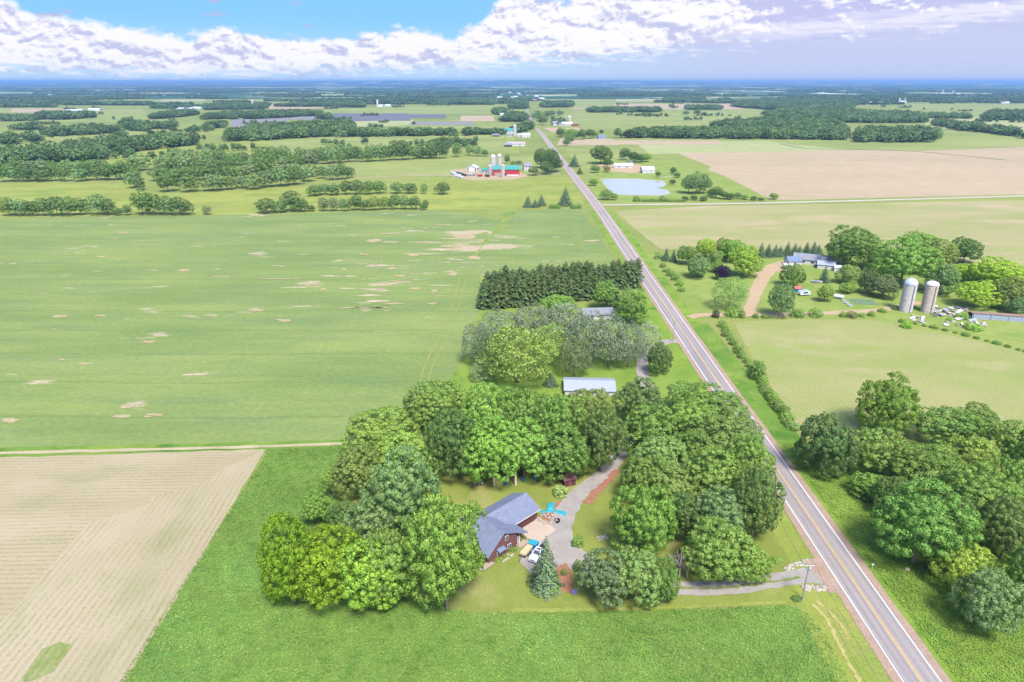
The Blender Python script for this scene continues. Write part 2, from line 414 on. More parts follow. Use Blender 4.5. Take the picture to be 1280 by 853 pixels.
BROAD = [crown_mesh('crown', crown_broad(s, nclump=330 + 20*(s % 4), leaves=60, size=.0225, lob=.20 + .05*(s % 3), zmin=-.94, clump=(.065, .135), core=2600, loose=.42, nlobe=11 + 2*(s % 4))) for s in range(8)]
OPEN = [crown_mesh('crown', crown_broad(30 + s, nclump=200, leaves=40, lob=.30, clump=(.07, .13), core=700, size=.030, nlobe=9)) for s in range(3)]
AIRY = [crown_mesh('crown', crown_broad(50 + s, nclump=78, leaves=62, size=.036, lob=.3, clump=(.18, .34), core=130, loose=.8, soft=.25)) for s in range(4)]
SMALL = [crown_mesh('crown', crown_broad(70 + s, nclump=44, leaves=44, size=.066, lob=.3, clump=(.22, .34), core=160, zmin=-.9)) for s in range(5)]
SPRUCE = [crown_mesh('crown', crown_conifer(s)) for s in range(3)]
PINE = [crown_mesh('crown', crown_conifer(20 + s, levels=14, br=11, size=.15, ragged=.28, droop=.08, top=.18, power=.38)) for s in range(4)]
TRUNK = [trunk_mesh(s) for s in range(3)]
BARE = [trunk_mesh(40 + s, 9, True) for s in range(2)]
M_GREYBARK = solid('dead_grey_bark', (138, 126, 124), .95, .3, 3)
for me in BARE: me.materials[0] = M_GREYBARK

TINT = dict(mid=(.072, .150, .026), bright=(.105, .205, .030), lime=(.125, .200, .008), dark=(.042, .100, .028), deep=(.030, .078, .030),
            grey=(.082, .150, .062), bluish=(.062, .135, .062), olive=(.110, .150, .036), silver=(.165, .185, .120), sage=(.140, .180, .085), yellow=(.150, .195, .010),
            spruce=(.050, .105, .066), pine=(.056, .098, .036), purple=(.020, .010, .040), pale=(.130, .205, .060))
TINT = {k: (tuple(a_*.74 + b_*.26 for a_, b_ in zip(v, (.080, .155, .034))) if k in ('mid', 'bright', 'dark', 'deep', 'grey', 'bluish', 'olive', 'pale', 'sage') else v) for k, v in TINT.items()}
TINT = {k: (v[0]*.92 + v[1]*.62 + .012, v[1]*1.82, v[2]*1.4 + v[1]*.15) for k, v in TINT.items()}
TINT['lime'] = (.165, .275, .022); TINT['silver'] = (.215, .25, .165); TINT['sage'] = (.17, .225, .10)
NTREE = [0]
def tree(x, y, a, h, tint, label, cat='tree', group=None, kind='broad', name=None, clear=.1, z=0.0):
    """a = crown radius, h = full height, clear = bare share of the trunk"""
    NTREE[0] += 1; i = NTREE[0]; q = random.Random(i*7 + 3)
    lib = dict(broad=BROAD, open=OPEN, airy=AIRY, small=SMALL, spruce=SPRUCE, pine=PINE)[kind]
    nm = name or {'spruce': 'spruce_tree', 'pine': 'pine_tree'}.get(kind, 'broadleaf_tree')
    t = thing(nm, label, cat, (x, y, z), q.uniform(0, 6.28), group)
    col = TINT[tint] if isinstance(tint, str) else (tint[0]*.92 + tint[1]*.58 + .008, tint[1]*1.82, tint[2]*1.25 + tint[1]*.12)
    j = q.uniform(.9, 1.12); col = (col[0]*j*q.uniform(.93, 1.08), col[1]*j, col[2]*j, 1)
    if kind in ('spruce', 'pine'):
        c = link('crown', lib[i % len(lib)], t, (0, 0, h*clear)); c.scale = (a*1.38, a*1.38, h*(1 - clear))
        tr = link('trunk', TRUNK[i % 3], t); tr.scale = (h*.55, h*.55, h*.9)
    else:
        ch = h*(1 - clear)/2
        c = link('crown', lib[i % len(lib)], t, (0, 0, h - ch)); c.scale = (a, a*q.uniform(.94, 1.06), ch)
        tr = link('trunk', TRUNK[i % 3], t); tr.scale = (min(h, a*1.6)*.85, min(h, a*1.6)*.85, h*.82)
    c.color = col
    return t
def fit(cx, cy, rx, ry, clear=.7):
    """crown ellipse seen in the photograph -> ground position, crown radius, height"""
    a, c = 5.0, 6.0
    for _ in range(30):
        zc = c + clear*min(a, 4)/4
        s = ppm(cx, cy, zc); a = rx/s
        x, y, _z = P(cx, cy, zc); th = atan2(H - zc, y)
        k = (ry/s)**2 - (a*sin(th))**2
        c = sqrt(max(k, 0))/cos(th); c = min(max(c, .6*a), 1.75*a)
    return x, y, a, c*2 + clear*min(a, 4)/4
def tree_at(cx, cy, rx, ry, tint, label, kind='broad', group=None, cat='tree', name=None, grow=1.08):
    x, y, a, h = fit(cx, cy, rx, ry)
    return tree(x, y, a*grow, h*1.02, tint, label, cat, group, kind, name, clear=.0 if kind == 'broad' and cy > 480 else .03)
def tree_on(px, py, hp, wp, tint, label, kind='small', group=None, cat='tree', name=None, clear=.08):
    """foot at a pixel of the photograph, height and width in its pixels"""
    x, y, _ = P(px, py); s = ppm(px, py); th = atan2(H, y)
    a = wp/2/s
    hh = max(hp/s - (2*a*sin(th) if kind not in ('spruce', 'pine') else a*sin(th))*.55, a*.9)/max(cos(th), .3)
    return tree(x, y + a*.6, a*1.05, hh, tint, label, cat, group, kind, name, clear)
def shrub(px, py, hp, wp, tint, label, group=None, name='shrub', cat='shrub'):
    """low leafy bush, one mesh on the ground"""
    NTREE[0] += 1; i = NTREE[0]; q = random.Random(i)
    x, y, _ = P(px, py); s = ppm(px, py); th = atan2(H, y); a = wp/2/s
    c = max((hp/s - a*sin(th)*1.2)/cos(th)*.62, .45*a)
    o = link(name, SMALL[i % 5], None, (x, y + a*.5, c*.62)); o.scale = (a, a*.95, c); o.rotation_euler = (0, 0, q.uniform(0, 6.28))
    col = TINT[tint] if isinstance(tint, str) else (tint[0]*.92 + tint[1]*.58 + .008, tint[1]*1.82, tint[2]*1.25 + tint[1]*.12)
    o.color = (*col, 1)
    return tag(o, label, cat, group)
# ------------------------------------------------------------------ the ground: one sheet to the horizon, fields and roads laid on it
M_GROUND = ground('meadow', (174, 182, 100), (146, 162, 86), .006, fine=.9, spots=[((168, 190, 96), .02, (1, 1), .5, .7, .7), ((96, 140, 80), .03, (1, 1), .58, .75, .5)])
g = MB(); xs = 50000.0
g.add([(-xs, -200, 0), (xs, -200, 0), (xs, xs, 0), (-xs, xs, 0)], [(0, 1, 2, 3)])
tag(g.build('ground', M_GROUND), kind='structure')
LV = [0.0]
def sheet(name, pts, mat, z=None, world=False):
    """a flat field over pixel corners of the photograph"""
    LV[0] += .004
    w = pts if world else [P(*p)[:2] for p in pts]
    far = max(abs(y) for _, y in w)
    if z is None and min(y for _, y in w) < 560:          # field edges are never quite straight
        q = random.Random(len(w)*31 + int(w[0][0])); o = []
        for (xa, ya), (xb, yb) in zip(w, w[1:] + w[:1]):
            l = sqrt((xb-xa)**2 + (yb-ya)**2); k = max(1, min(60, int(l/5))); o.append((xa, ya))
            for i in range(1, k): o.append((xa + (xb-xa)*i/k - (yb-ya)/l*q.uniform(-.45, .45), ya + (yb-ya)*i/k + (xb-xa)/l*q.uniform(-.45, .45)))
        w = o
    zz = z if z is not None else LV[0] + (0.00010*far if far > 1500 else 0)
    me = bpy.data.meshes.new(name); me.from_pydata([(x, y, zz) for x, y in w], [], [tuple(range(len(w)))])
    me.materials.append(mat); me.update()
    if me.polygons[0].normal.z < 0: me.flip_normals()
    return tag(link(name, me), kind='structure')
def strip(name, pts, width, mat, z, world=True, jitter=0.0):
    w = [p if world else P(*p)[:2] for p in pts]
    # resample with a smooth curve
    out = []
    for i in range(len(w) - 1):
        p0, p1, p2, p3 = w[max(i-1, 0)], w[i], w[i+1], w[min(i+2, len(w)-1)]
        for k in range(8):
            t = k/8
            out.append(tuple(.5*((2*p1[d]) + (-p0[d] + p2[d])*t + (2*p0[d] - 5*p1[d] + 4*p2[d] - p3[d])*t*t + (-p0[d] + 3*p1[d] - 3*p2[d] + p3[d])*t**3) for d in (0, 1)))
    out.append(w[-1]); vs = []; n = len(out); q = random.Random(len(out))
    for i, p in enumerate(out):
        a, b = out[max(i-1, 0)], out[min(i+1, n-1)]
        dx, dy = b[0]-a[0], b[1]-a[1]; l = sqrt(dx*dx + dy*dy) or 1
        wd = (width(i/(n-1)) if callable(width) else width)/2
        o0 = 0 if not isinstance(width, tuple) else 0
        j0, j1 = q.uniform(-jitter, jitter), q.uniform(-jitter, jitter)
        vs.append((p[0] - dy/l*(wd + j0), p[1] + dx/l*(wd + j0), z)); vs.append((p[0] + dy/l*(wd + j1), p[1] - dx/l*(wd + j1), z))
    me = bpy.data.meshes.new(name); me.from_pydata(vs, [], [(2*i, 2*i+1, 2*i+3, 2*i+2) for i in range(n-1)]); me.materials.append(mat); me.update()
    return tag(link(name, me), kind='structure')

TAN = (206, 190, 158)
# -- far and middle fields
M_FGREEN = ground('far_green_field', (182, 190, 114), (158, 172, 98), .004, (1, 3), fine=.06, fine_amt=.1)
M_FLIME = ground('far_lime_field', (184, 192, 98), (162, 174, 88), .01, (1, 3), fine=.1, fine_amt=.12, spots=[((128, 164, 70), .02, (1, 2), .5, .7, .6)])
M_FPALE = ground('far_pale_field', (204, 204, 150), (186, 196, 132), .003, (1, 3), fine=.05, fine_amt=.1)
M_FTAN = ground('far_tan_field', (218, 194, 162), (206, 186, 152), .003, (1, 3), fine=.05, fine_amt=.08)
M_FPLOW = ground('far_dark_field', (138, 138, 150), (126, 130, 142), .01, (1, 3), fine=.05, fine_amt=.12)
M_FMAUVE = ground('far_mauve_field', (170, 164, 170), (160, 160, 158), .01, (1, 3), fine=.05)
M_BLUEGREEN = ground('far_woodland_floor', (96, 138, 92), (62, 108, 76), .0012, (1, 1.0), fine=.02, spots=[((190, 204, 140), .0009, (1, .55), .51, .545, 1.0), ((250, 240, 214), .0013, (1, .4), .575, .60, 1.0), ((50, 94, 66), .0016, (1, .8), .52, .56, .8)])
def quad(x0, x1, y0, y1, sl=0.0, c=0):
    """field between two picture rows with uneven ends"""
    q = random.Random(int(x0*7 + y0*13 + x1)); w = (x1 - x0)*.06
    return [(x0 + q.uniform(0, w), y0 + sl), (x1 - q.uniform(0, w), y0 - sl), (x1, y1 - sl), (x0, y1 + sl)]
FAR = [(M_BLUEGREEN, [(-60, 105.0), (1340, 105.0), (1340, 124), (-60, 124)])]
for m_, nm, rows_ in ((M_FGREEN, 'green', [(-20, 190, 136, 153, 0), (118, 160, 127, 131.5, 0), (256, 336, 143, 151, 0), (404, 520, 135, 143, 1), (512, 622, 133, 143.5, 0), (512, 676, 155, 161, 0), (700, 775, 142, 162, 0),
              (676, 770, 119, 135, 0), (766, 968, 136, 158, 0), (868, 908, 122, 127, 0), (1136, 1300, 130, 138, 0), (1154, 1300, 138, 147, 0), (290, 330, 117, 128, 0), (-20, 200, 164, 176, 2), (730, 870, 112.5, 114, 0),
              (330, 640, 170, 192, 2), (400, 470, 119, 122, 0)]),
        (M_FPALE, 'pale', [(200, 256, 124, 127.5, 0), (90, 110, 112.5, 113.5, 0), (768, 832, 122, 127.5, 0), (900, 940, 115, 121, 0), (1030, 1130, 129, 131, 0), (1024, 1116, 117.2, 119.6, 0), (1156, 1300, 147, 163, -1.5), (440, 520, 151, 158, 1),
              (770, 830, 107, 108.6, 0), (862, 888, 106, 108, 0), (575, 612, 105.8, 107, 0), (803, 830, 112, 115, 0), (58, 80, 122.5, 125, 0), (42, 54, 111.7, 113, 0)]),
        (M_FTAN, 'tan', [(14, 104, 136, 141, 0), (336, 420, 129, 136.5, 1), (575, 618, 145, 152, 0), (714, 930, 130, 137, 0), (696, 772, 174, 182, 0), (704, 900, 175.5, 181, 0), (560, 600, 122.5, 126, 0)]),
        (M_FPLOW, 'dark', [(412, 514, 142, 151.5, 0), (500, 558, 143, 148, 0)]),
        (M_FMAUVE, 'mauve', [(288, 360, 148, 159, 2), (340, 420, 145, 150, 0), (512, 594, 152.5, 156.5, 0)])):
    for x0, x1, y0, y1, sl in rows_: FAR.append((m_, quad(x0, x1, y0, y1, sl)))
for m_, pts in FAR: sheet('far_field', pts, m_)
LV[0] = .004
for m_, pts in ((M_FLIME, [(-20, 231), (120, 229), (165, 236), (200, 243), (330, 236), (520, 228), (545, 223), (640, 222), (722, 222), (728, 258), (690, 262), (640, 262), (560, 262), (330, 268), (-20, 272)]),
                (M_FGREEN, [(392, 199), (470, 203), (612, 196), (690, 196), (702, 221), (640, 223), (540, 220), (392, 221)]),
                (M_FLIME, [(-20, 207), (90, 196), (320, 176), (420, 174), (520, 172), (640, 168), (650, 192), (520, 181), (380, 190), (170, 205), (120, 215)]),
                (M_FGREEN, [(700, 178), (800, 176), (812, 192), (800, 200), (845, 214), (880, 240), (760, 250), (716, 200)]),
                (M_FPALE, [(792, 176.5), (980, 176), (1090, 188), (980, 190), (848, 192), (812, 193)]),
                (M_FGREEN, [(955, 175), (1160, 164), (1300, 162), (1300, 183), (1150, 189), (1060, 187), (990, 181)]),
                (M_FTAN, [(848, 192), (980, 189.5), (1300, 182), (1300, 242.5), (1000, 250), (965, 250), (925, 232), (880, 216), (889, 209)])):
    sheet('field', pts, m_)
M_WEEDS = ground('rough_grass', (150, 178, 78), (112, 156, 62), .05, fine=1.2, spots=[((86, 132, 48), .09, (1, 1), .52, .68, .7), ((182, 184, 92), .16, (1, 1), .56, .7, .55)])
M_DITCH = ground('ditch_line', (120, 140, 88), (100, 126, 78), .05)
strip('ditch', [(975, 180), (1010, 186), (1060, 187.5), (1100, 188), (1150, 190), (1205, 195), (1258, 200.5)], 5.0, M_DITCH, .12, False)

# -- the big green field left of the road
M_CROP = ground('green_crop', (163, 180, 108), (142, 165, 95), .010, (1, 3), fine=.5, fine_amt=.12,
        spots=[((134, 158, 116), .006, (1, 2), .52, .72, .55), ((128, 156, 104), .018, (1, 6), .48, .70, .5), ((178, 190, 106), .012, (1, 5), .50, .75, .45), ((134, 166, 84), .05, (1, 6), .5, .75, .35)],
        tracks=[(pi/2, 27.0, 4.0, 1.0, (128, 152, 84), .4)],
        bare=[((226, 204, 174), .030, (1, 4.5), .655, .70, (-58, 395, 85, 150, .11)), ((214, 196, 164), .02, (1, 2.2), .62, .68, (-22, 455, 40, 75, .22))])
sheet('crop_field', [(-200, 275), (-10, 273), (240, 270), (400, 266), (540, 263), (590, 268), (622, 275), (640, 264), (690, 262), (724, 261), (748, 292), (770, 334),
                     (600, 345), (600, 392), (582, 420), (580, 470), (545, 500), (430, 553), (0, 562), (-300, 566)], M_CROP)
M_SWALE = ground('grass_swale', (172, 186, 98), (150, 172, 86), .12, spots=[((138, 164, 84), .06, (1, 1), .45, .6, .9)])
strip('swale', [(640, 262), (632, 275), (620, 290), (606, 305), (590, 322)], lambda t: 8*(1 - t) + 1.2, M_SWALE, .10, False, 1.6)
M_RUT = ground('rut', (176, 182, 104), (158, 172, 96), .1)
for off in (0, 2.6): strip('wheel_track', [(575 + off*3, 345), (566 + off*3, 380), (550 + off*3.4, 420), (532 + off*3.8, 455), (522 + off*4.2, 490), (515 + off*5, 530)], .7, M_RUT, .10, False, .15)
for off in (0, 2.4): strip('wheel_track', [(716 + off*1.6, 276), (722 + off*1.7, 300), (732 + off*1.8, 325), (736 + off*2, 336)], .6, M_RUT, .10, False, .1)

# -- field lane, tan rowed field, lush field
M_LANE = ground('lane_dirt', (222, 206, 172), (204, 190, 150), .12, fine=2)
sheet('grass_strip', [(-300, 563), (0, 560), (330, 553), (430, 550), (440, 566), (330, 566), (0, 574), (-300, 582)], M_WEEDS)
strip('field_lane', [(-200, 572), (0, 567), (160, 563), (330, 558.5), (428, 555)], 1.7, M_LANE, .125, False, .25)
rowang = atan2(P(155, 853)[1] - P(330, 562)[1], P(155, 853)[0] - P(330, 562)[0]) + pi/2
M_ROWS = ground('seedling_rows', (216, 198, 166), (202, 186, 150), .02, (1, 3), fine=2.2, fine_amt=.10, rows=(pi/2 + R(2), 1.5, .55, (150, 156, 96)), spots=[((178, 176, 132), .035, (1, 2.4), .5, .7, .65)], bump=.4)
M_HEAD = ground('seedling_rows_slant', (218, 202, 170), (204, 188, 154), .02, (1, 1), fine=2.2, fine_amt=.10, rows=(rowang, 1.5, .58, (156, 158, 104)), spots=[((172, 174, 122), .03, (2.2, .8), .5, .68, .6)], bump=.4, angle=-rowang)
sheet('seedling_field', [(-320, 582), (0, 572), (332, 562), (155, 853), (60, 1010), (-500, 1010)], M_ROWS)
sheet('seedling_headland', [(332, 562), (268, 592), (262, 600), (190, 622), (182, 632), (110, 655), (100, 668), (0, 780), (-100, 880), (-100, 1010), (60, 1010), (155, 853)], M_HEAD)
M_PATCH = ground('weedy_patch', (150, 166, 92), (168, 176, 112), .3, rows=(rowang, 1.5, .5, (206, 190, 154)))
sheet('weed_patch', [(52, 812), (74, 803), (92, 806), (68, 840), (30, 856), (28, 848)], M_PATCH)
M_LUSH = ground('lush_crop', (144, 176, 84), (128, 166, 72), .05, fine=1.6, fine_amt=.25, spots=[((142, 194, 84), .10, (1, 1), .5, .68, .6), ((84, 142, 56), .35, (1, 1), .5, .66, .6), ((112, 170, 92), .03, (1, 1), .54, .7, .5)], bump=.8)
LUSH = [(336, 562), (428, 559), (425, 640), (440, 700), (520, 752), (590, 767), (720, 766), (860, 762), (985, 757), (1012, 768), (1034, 798), (1062, 853), (1120, 1000), (60, 1010), (157, 853)]
sheet('lush_field', LUSH, M_LUSH)

# -- fields right of the road
M_RFIELD = ground('pale_row_field', (194, 190, 130), (174, 184, 108), .012, (1, 3), fine=1.2, fine_amt=.1, rows=(R(16), 1.9, .7, (142, 164, 88)),
        spots=[((214, 196, 156), .02, (1, 2), .5, .68, .6), ((168, 190, 96), .03, (1, 1.6), .55, .7, .65)])
sheet('pale_field', [(916, 403), (1000, 399), (1090, 401), (1180, 418), (1280, 441), (1420, 470), (1420, 545), (1300, 536), (1190, 530), (1060, 545), (1003, 548), (968, 490), (940, 446)], M_RFIELD)
M_RFAR = ground('pale_far_field', (200, 190, 140), (180, 182, 118), .008, (1, 3), fine=.5, fine_amt=.1, rows=(R(90), 2.6, .35, (176, 184, 116)),
        spots=[((222, 198, 164), .012, (1, 2), .52, .7, .75), ((176, 196, 104), .016, (1, 4), .54, .7, .6)])
sheet('pale_field', [(768, 264), (880, 258), (1300, 250), (1420, 250), (1420, 380), (1280, 352), (1215, 330), (1160, 318), (1030, 312), (950, 312), (880, 312), (826, 312), (800, 292)], M_RFAR)

# -- lawns
M_LAWN = ground('mown_lawn', (168, 176, 88), (148, 162, 76), .06, fine=2.0, fine_amt=.12, spots=[((190, 184, 118), .08, (1, 1), .52, .7, .6), ((130, 152, 68), .12, (1, 1), .56, .7, .5)])
M_LAWN2 = ground('bright_lawn', (172, 188, 100), (152, 174, 84), .05, fine=1.4, fine_amt=.1, spots=[((188, 194, 118), .05, (1, 1), .52, .7, .5), ((122, 164, 66), .08, (1, 1), .56, .7, .5)])
M_VERGE = ground('verge_grass', (160, 188, 78), (138, 172, 68), .08, fine=1.4, fine_amt=.2, spots=[((84, 140, 46), .12, (1, 1), .5, .66, .7), ((174, 186, 92), .14, (1, 1), .56, .7, .6)], bump=.7)
M_DRY = ground('dry_verge', (182, 188, 96), (156, 176, 76), .1, fine=1.8, fine_amt=.18, spots=[((206, 192, 128), .15, (1, 1), .52, .66, .7), ((128, 164, 62), .15, (1, 1), .52, .68, .6)], bump=.5)
sheet('lawn', [(430, 600), (560, 560), (760, 540), (880, 560), (985, 640), (1016, 700), (1010, 755), (860, 762), (720, 766), (590, 767), (520, 752), (440, 700)], M_LAWN)
sheet('lawn', [(600, 388), (748, 380), (812, 372), (880, 470), (920, 520), (760, 540), (560, 560), (500, 520), (560, 480), (582, 440)], ground('yard_grass', (158, 184, 84), (138, 170, 70), .05, fine=1.6, fine_amt=.14, spots=[((92, 146, 50), .1, (1, 1), .54, .7, .6)]))
sheet('lawn', [(800, 318), (960, 316), (1110, 320), (1300, 372), (1300, 430), (1180, 412), (1090, 398), (870, 398), (835, 350)], M_LAWN2)
sheet('lawn', [(740, 200), (850, 200), (905, 220), (960, 248), (752, 256), (735, 230)], M_LAWN2)
# verges along the road
def roadx(y): return float(np.interp(y, [60, 581, 970, 1430, 1850, 2550, 3200, 4000, 5600, 9000], [73.0, 73.4, 67, 61.5, 51, 54, 70, 60, 2, -40]))
def along(off, y0, y1, k=24): return [(roadx(y0 + (y1 - y0)*i/k) + off, y0 + (y1 - y0)*i/k) for i in range(k + 1)]
def band(name, o0, o1, y0, y1, mat): sheet(name, along(o0, y0, y1) + along(o1, y0, y1)[::-1], mat, world=True)
band('verge', -15, -4.9, 60, 118, M_DRY); band('verge', -11, -4.9, 118, 190, M_DRY); band('verge', -13, -4.9, 190, 330, M_VERGE); band('verge', -9, -4.9, 330, 620, M_VERGE)
band('verge', 4.9, 40, 60, 178, M_VERGE); band('verge', 4.9, 13.5, 178, 285, M_WEEDS); band('verge', 4.9, 10, 285, 560, M_VERGE)
M_STRAW = ground('dry_straw', (222, 204, 142), (196, 188, 112), .5, fine=3)
strip('dry_grass_line', [(1016, 756), (1034, 776), (1046, 800), (1060, 828), (1075, 853), (1090, 890)], lambda t: .7, M_STRAW, .14, False, .25)
strip('dry_grass_line', [(1020, 752), (1045, 774), (1062, 800)], .5, M_STRAW, .142, False, .25)

# -- the road
M_ASPH, n_ = mat_new('asphalt')
_pos = n_.new('ShaderNodeNewGeometry').outputs['Position']
_st = n_.noise(n_.v('MULTIPLY', _pos, (1.6, .03, 1)), 1.0, 4, .6)
_f = n_.noise(_pos, 3.0, 6, .75)
_c = n_.mix(n_.step(_st, .35, .65), tuple(v*.42 for v in lin((200, 188, 186))), tuple(v*.42 for v in lin((182, 172, 172))))
_wx = n_.m('ABSOLUTE', n_.m('SUBTRACT', n_.m('ABSOLUTE', n_.m('SUBTRACT', n_.v('DOT_PRODUCT', _pos, (1, 0, 0)), 73.2)), 1.7))
_wp = n_.m('SUBTRACT', 1.0, n_.step(n_.m('ABSOLUTE', n_.m('SUBTRACT', _wx, .8)), .1, .45))
_c = n_.mix(n_.m('MULTIPLY', _wp, n_.m('ADD', .12, n_.m('MULTIPLY', _st, .25))), _c, (.13, .125, .13))
_pt = n_.new('ShaderNodeTexVoronoi', {'Vector': n_.v('MULTIPLY', _pos, (.28, .028, 1)), 'Scale': 1.0})
_c = n_.mix(n_.m('MULTIPLY', n_.step(n_.v('DOT_PRODUCT', _pt.outputs['Color'], (1, 0, 0)), .86, .87), .3), _c, (.14, .135, .14))
_cr = n_.noise(n_.v('MULTIPLY', _pos, (.35, 1, 1)), .55, 8, .72)
_c = n_.mix(n_.m('MULTIPLY', n_.m('SUBTRACT', 1.0, n_.step(n_.m('ABSOLUTE', n_.m('SUBTRACT', _cr, .5)), .0, .008)), .35), _c, (.05, .05, .055))
_c = n_.mix(1.0, _c, n_.mix(_f, (.86,)*3, (1.14,)*3), 'MULTIPLY')
finish(n_, _c, .85, _f, .2, .02, spec=.25)
M_SHOULDER = ground('red_gravel', (210, 180, 162), (198, 168, 150), .25, fine=3, fine_amt=.2, spots=[((176, 160, 140), .3, (1, 1), .5, .7, .6)])
M_WHITE = solid('white_road_paint', (244, 242, 244), .6, .08, 2, k=.72)
M_YELLOW = solid('yellow_road_paint', (228, 186, 84), .6, .12, 2, k=.6)
RY = [55, 90, 140, 220, 330, 450, 581, 780, 970, 1200, 1430, 1650, 1850, 2200, 2550, 2900, 3200, 3600, 4000, 4800, 5600]
strip('road_shoulder', [(roadx(y), y) for y in RY], 10.4, M_SHOULDER, .150, True, .12)
strip('road', [(roadx(y), y) for y in RY], 7.4, M_ASPH, .16)
for off in (-3.35, 3.35): strip('edge_line', [(roadx(y) + off, y) for y in RY[:13]], .16, M_WHITE, .166)
for off in (-.14, .14): strip('centre_line', [(roadx(y) + off, y) for y in RY[:11]], .13, M_YELLOW, .166)
strip('side_road', [(746, 256.5), (800, 256), (900, 255), (980, 253.5), (1100, 250.5), (1280, 245.2), (1500, 238)], 7.5, ground('pale_gravel', (226, 216, 198), (212, 204, 182), .05, fine=1), .14, False, .2)
strip('farm_track', [(700, 218), (672, 218), (640, 219), (590, 220), (545, 219.5), (500, 220.5), (436, 223)], 6, M_FTAN, .14, False, .4)
strip('farm_track', [(706, 187), (672, 186), (645, 186)], 5, M_FPALE, .14, False, .4)

# -- drives
M_GRAV = ground('grey_gravel', (202, 192, 186), (186, 178, 172), .3, fine=3, fine_amt=.12, spots=[((204, 194, 186), .3, (1, 1), .5, .7, .5), ((160, 154, 148), .4, (1, 1), .58, .7, .4)], bump=.3)
M_TANGRAV = ground('tan_gravel', (226, 196, 164), (212, 184, 150), .3, fine=2, fine_amt=.12)
M_RED = ground('red_chips', (204, 146, 120), (188, 130, 106), .6, fine=4, fine_amt=.25, spots=[((206, 164, 138), 1.2, (1, 1), .56, .7, .6)], bump=.6)
M_MEDIAN = ground('drive_grass', (160, 168, 110), (140, 154, 90), .3, fine=2.5, fine_amt=.25)
strip('driveway', [(1046, 722), (1010, 720), (970, 726), (920, 734), (870, 736), (830, 734), (790, 728), (752, 714), (719, 694), (701, 668), (705, 645), (722, 620), (742, 603), (762, 586), (778, 562), (790, 540)], lambda t: 4.3 + 1.3*math.exp(-((t - .62)/.12)**2) + 2.5*math.exp(-(t/.05)**2), M_GRAV, .13, False, .25)
strip('drive_median', [(1000, 722.5), (970, 727), (920, 734.5), (870, 736.5), (830, 734), (800, 729)], .7, M_MEDIAN, .136, False, .3)
sheet('driveway', [(650, 690), (668, 672), (698, 662), (712, 688), (732, 706), (722, 714), (700, 710), (684, 720), (666, 719), (650, 704)], M_GRAV, z=.127)
sheet('red_shoulder', [(1002, 700), (1020, 699), (1032, 722), (1048, 742), (1036, 742), (1018, 716)], M_SHOULDER, z=.142)
strip('field_edge', [(640, 764), (720, 763), (800, 761), (880, 758.5), (990, 753)], .9, M_DRY, .131, False, .35)
sheet('red_bed', [(696, 709), (708, 704), (714, 716), (717, 728), (716, 741), (703, 742), (700, 728)], M_RED, z=.134)
sheet('red_bed', [(700, 626), (713, 626), (712, 634), (706, 650), (695, 664), (682, 656), (676, 642)], M_RED, z=.126)
strip('red_edging', [(733, 630), (744, 617), (760, 602), (771, 588)], 2.2, M_RED, .145, False, .5)
sheet('concrete_pad', [(653, 657), (673, 646.5), (695.5, 663), (671, 681), (655, 670)], ground('pad_concrete', (236, 214, 196), (226, 202, 182), .2, fine=2, fine_amt=.06, k=.42), z=.14)
strip('farm_drive', [(862, 397), (880, 394), (910, 394), (950, 393.5), (1000, 393), (1060, 390.5), (1100, 388), (1122, 384), (1150, 378)], 4.6, M_TANGRAV, .13, False, .3)
strip('farm_drive', [(937, 394), (939, 380), (946, 362), (955, 346), (966, 335), (985, 328)], lambda t: 5 + 4*t, M_TANGRAV, .134, False, .4)
sheet('farm_yard', [(944, 342), (960, 331), (985, 326), (1000, 330), (990, 342), (970, 340), (962, 348)], M_TANGRAV, z=.128)
strip('driveway', [(868, 427), (850, 427), (832, 428), (812, 440), (803, 452), (804, 470), (812, 488)], 4.2, M_GRAV, .13, False, .25)
sheet('farm_yard', [(562, 213), (592, 210), (650, 216), (662, 221), (640, 225), (590, 226), (566, 222)], M_FTAN, z=.139)
sheet('farm_yard', [(742, 206), (800, 206), (812, 214), (790, 217), (760, 214)], M_TANGRAV, z=.128)
sheet('farm_yard', [(678, 160), (722, 160), (730, 166), (690, 166)], M_FTAN, z=.3)

# -- pond
M_WATER, n_ = mat_new('pond_water')
_w = n_.noise(n_.v('MULTIPLY', n_.new('ShaderNodeNewGeometry').outputs['Position'], (1, 1.5, 1)), .8, 3)
finish(n_, (.31, .32, .38), .08, _w, .05, .05, spec=.6)
POND = [(752, 225), (762, 224), (798, 224.5), (812, 225.5), (829, 227), (832, 231), (828, 234), (820, 235), (834, 238), (838, 242), (825, 244.5), (800, 244), (774, 243.5), (764, 240), (757, 232)]
cxp = sum(p[0] for p in POND)/len(POND); cyp = sum(p[1] for p in POND)/len(POND)
sheet('pond_bank', [(cxp + (x - cxp)*1.05, cyp + (y - cyp)*1.12) for x, y in POND], M_FPALE, z=.14)
tag(sheet('pond', POND, M_WATER, z=.15), kind='structure')

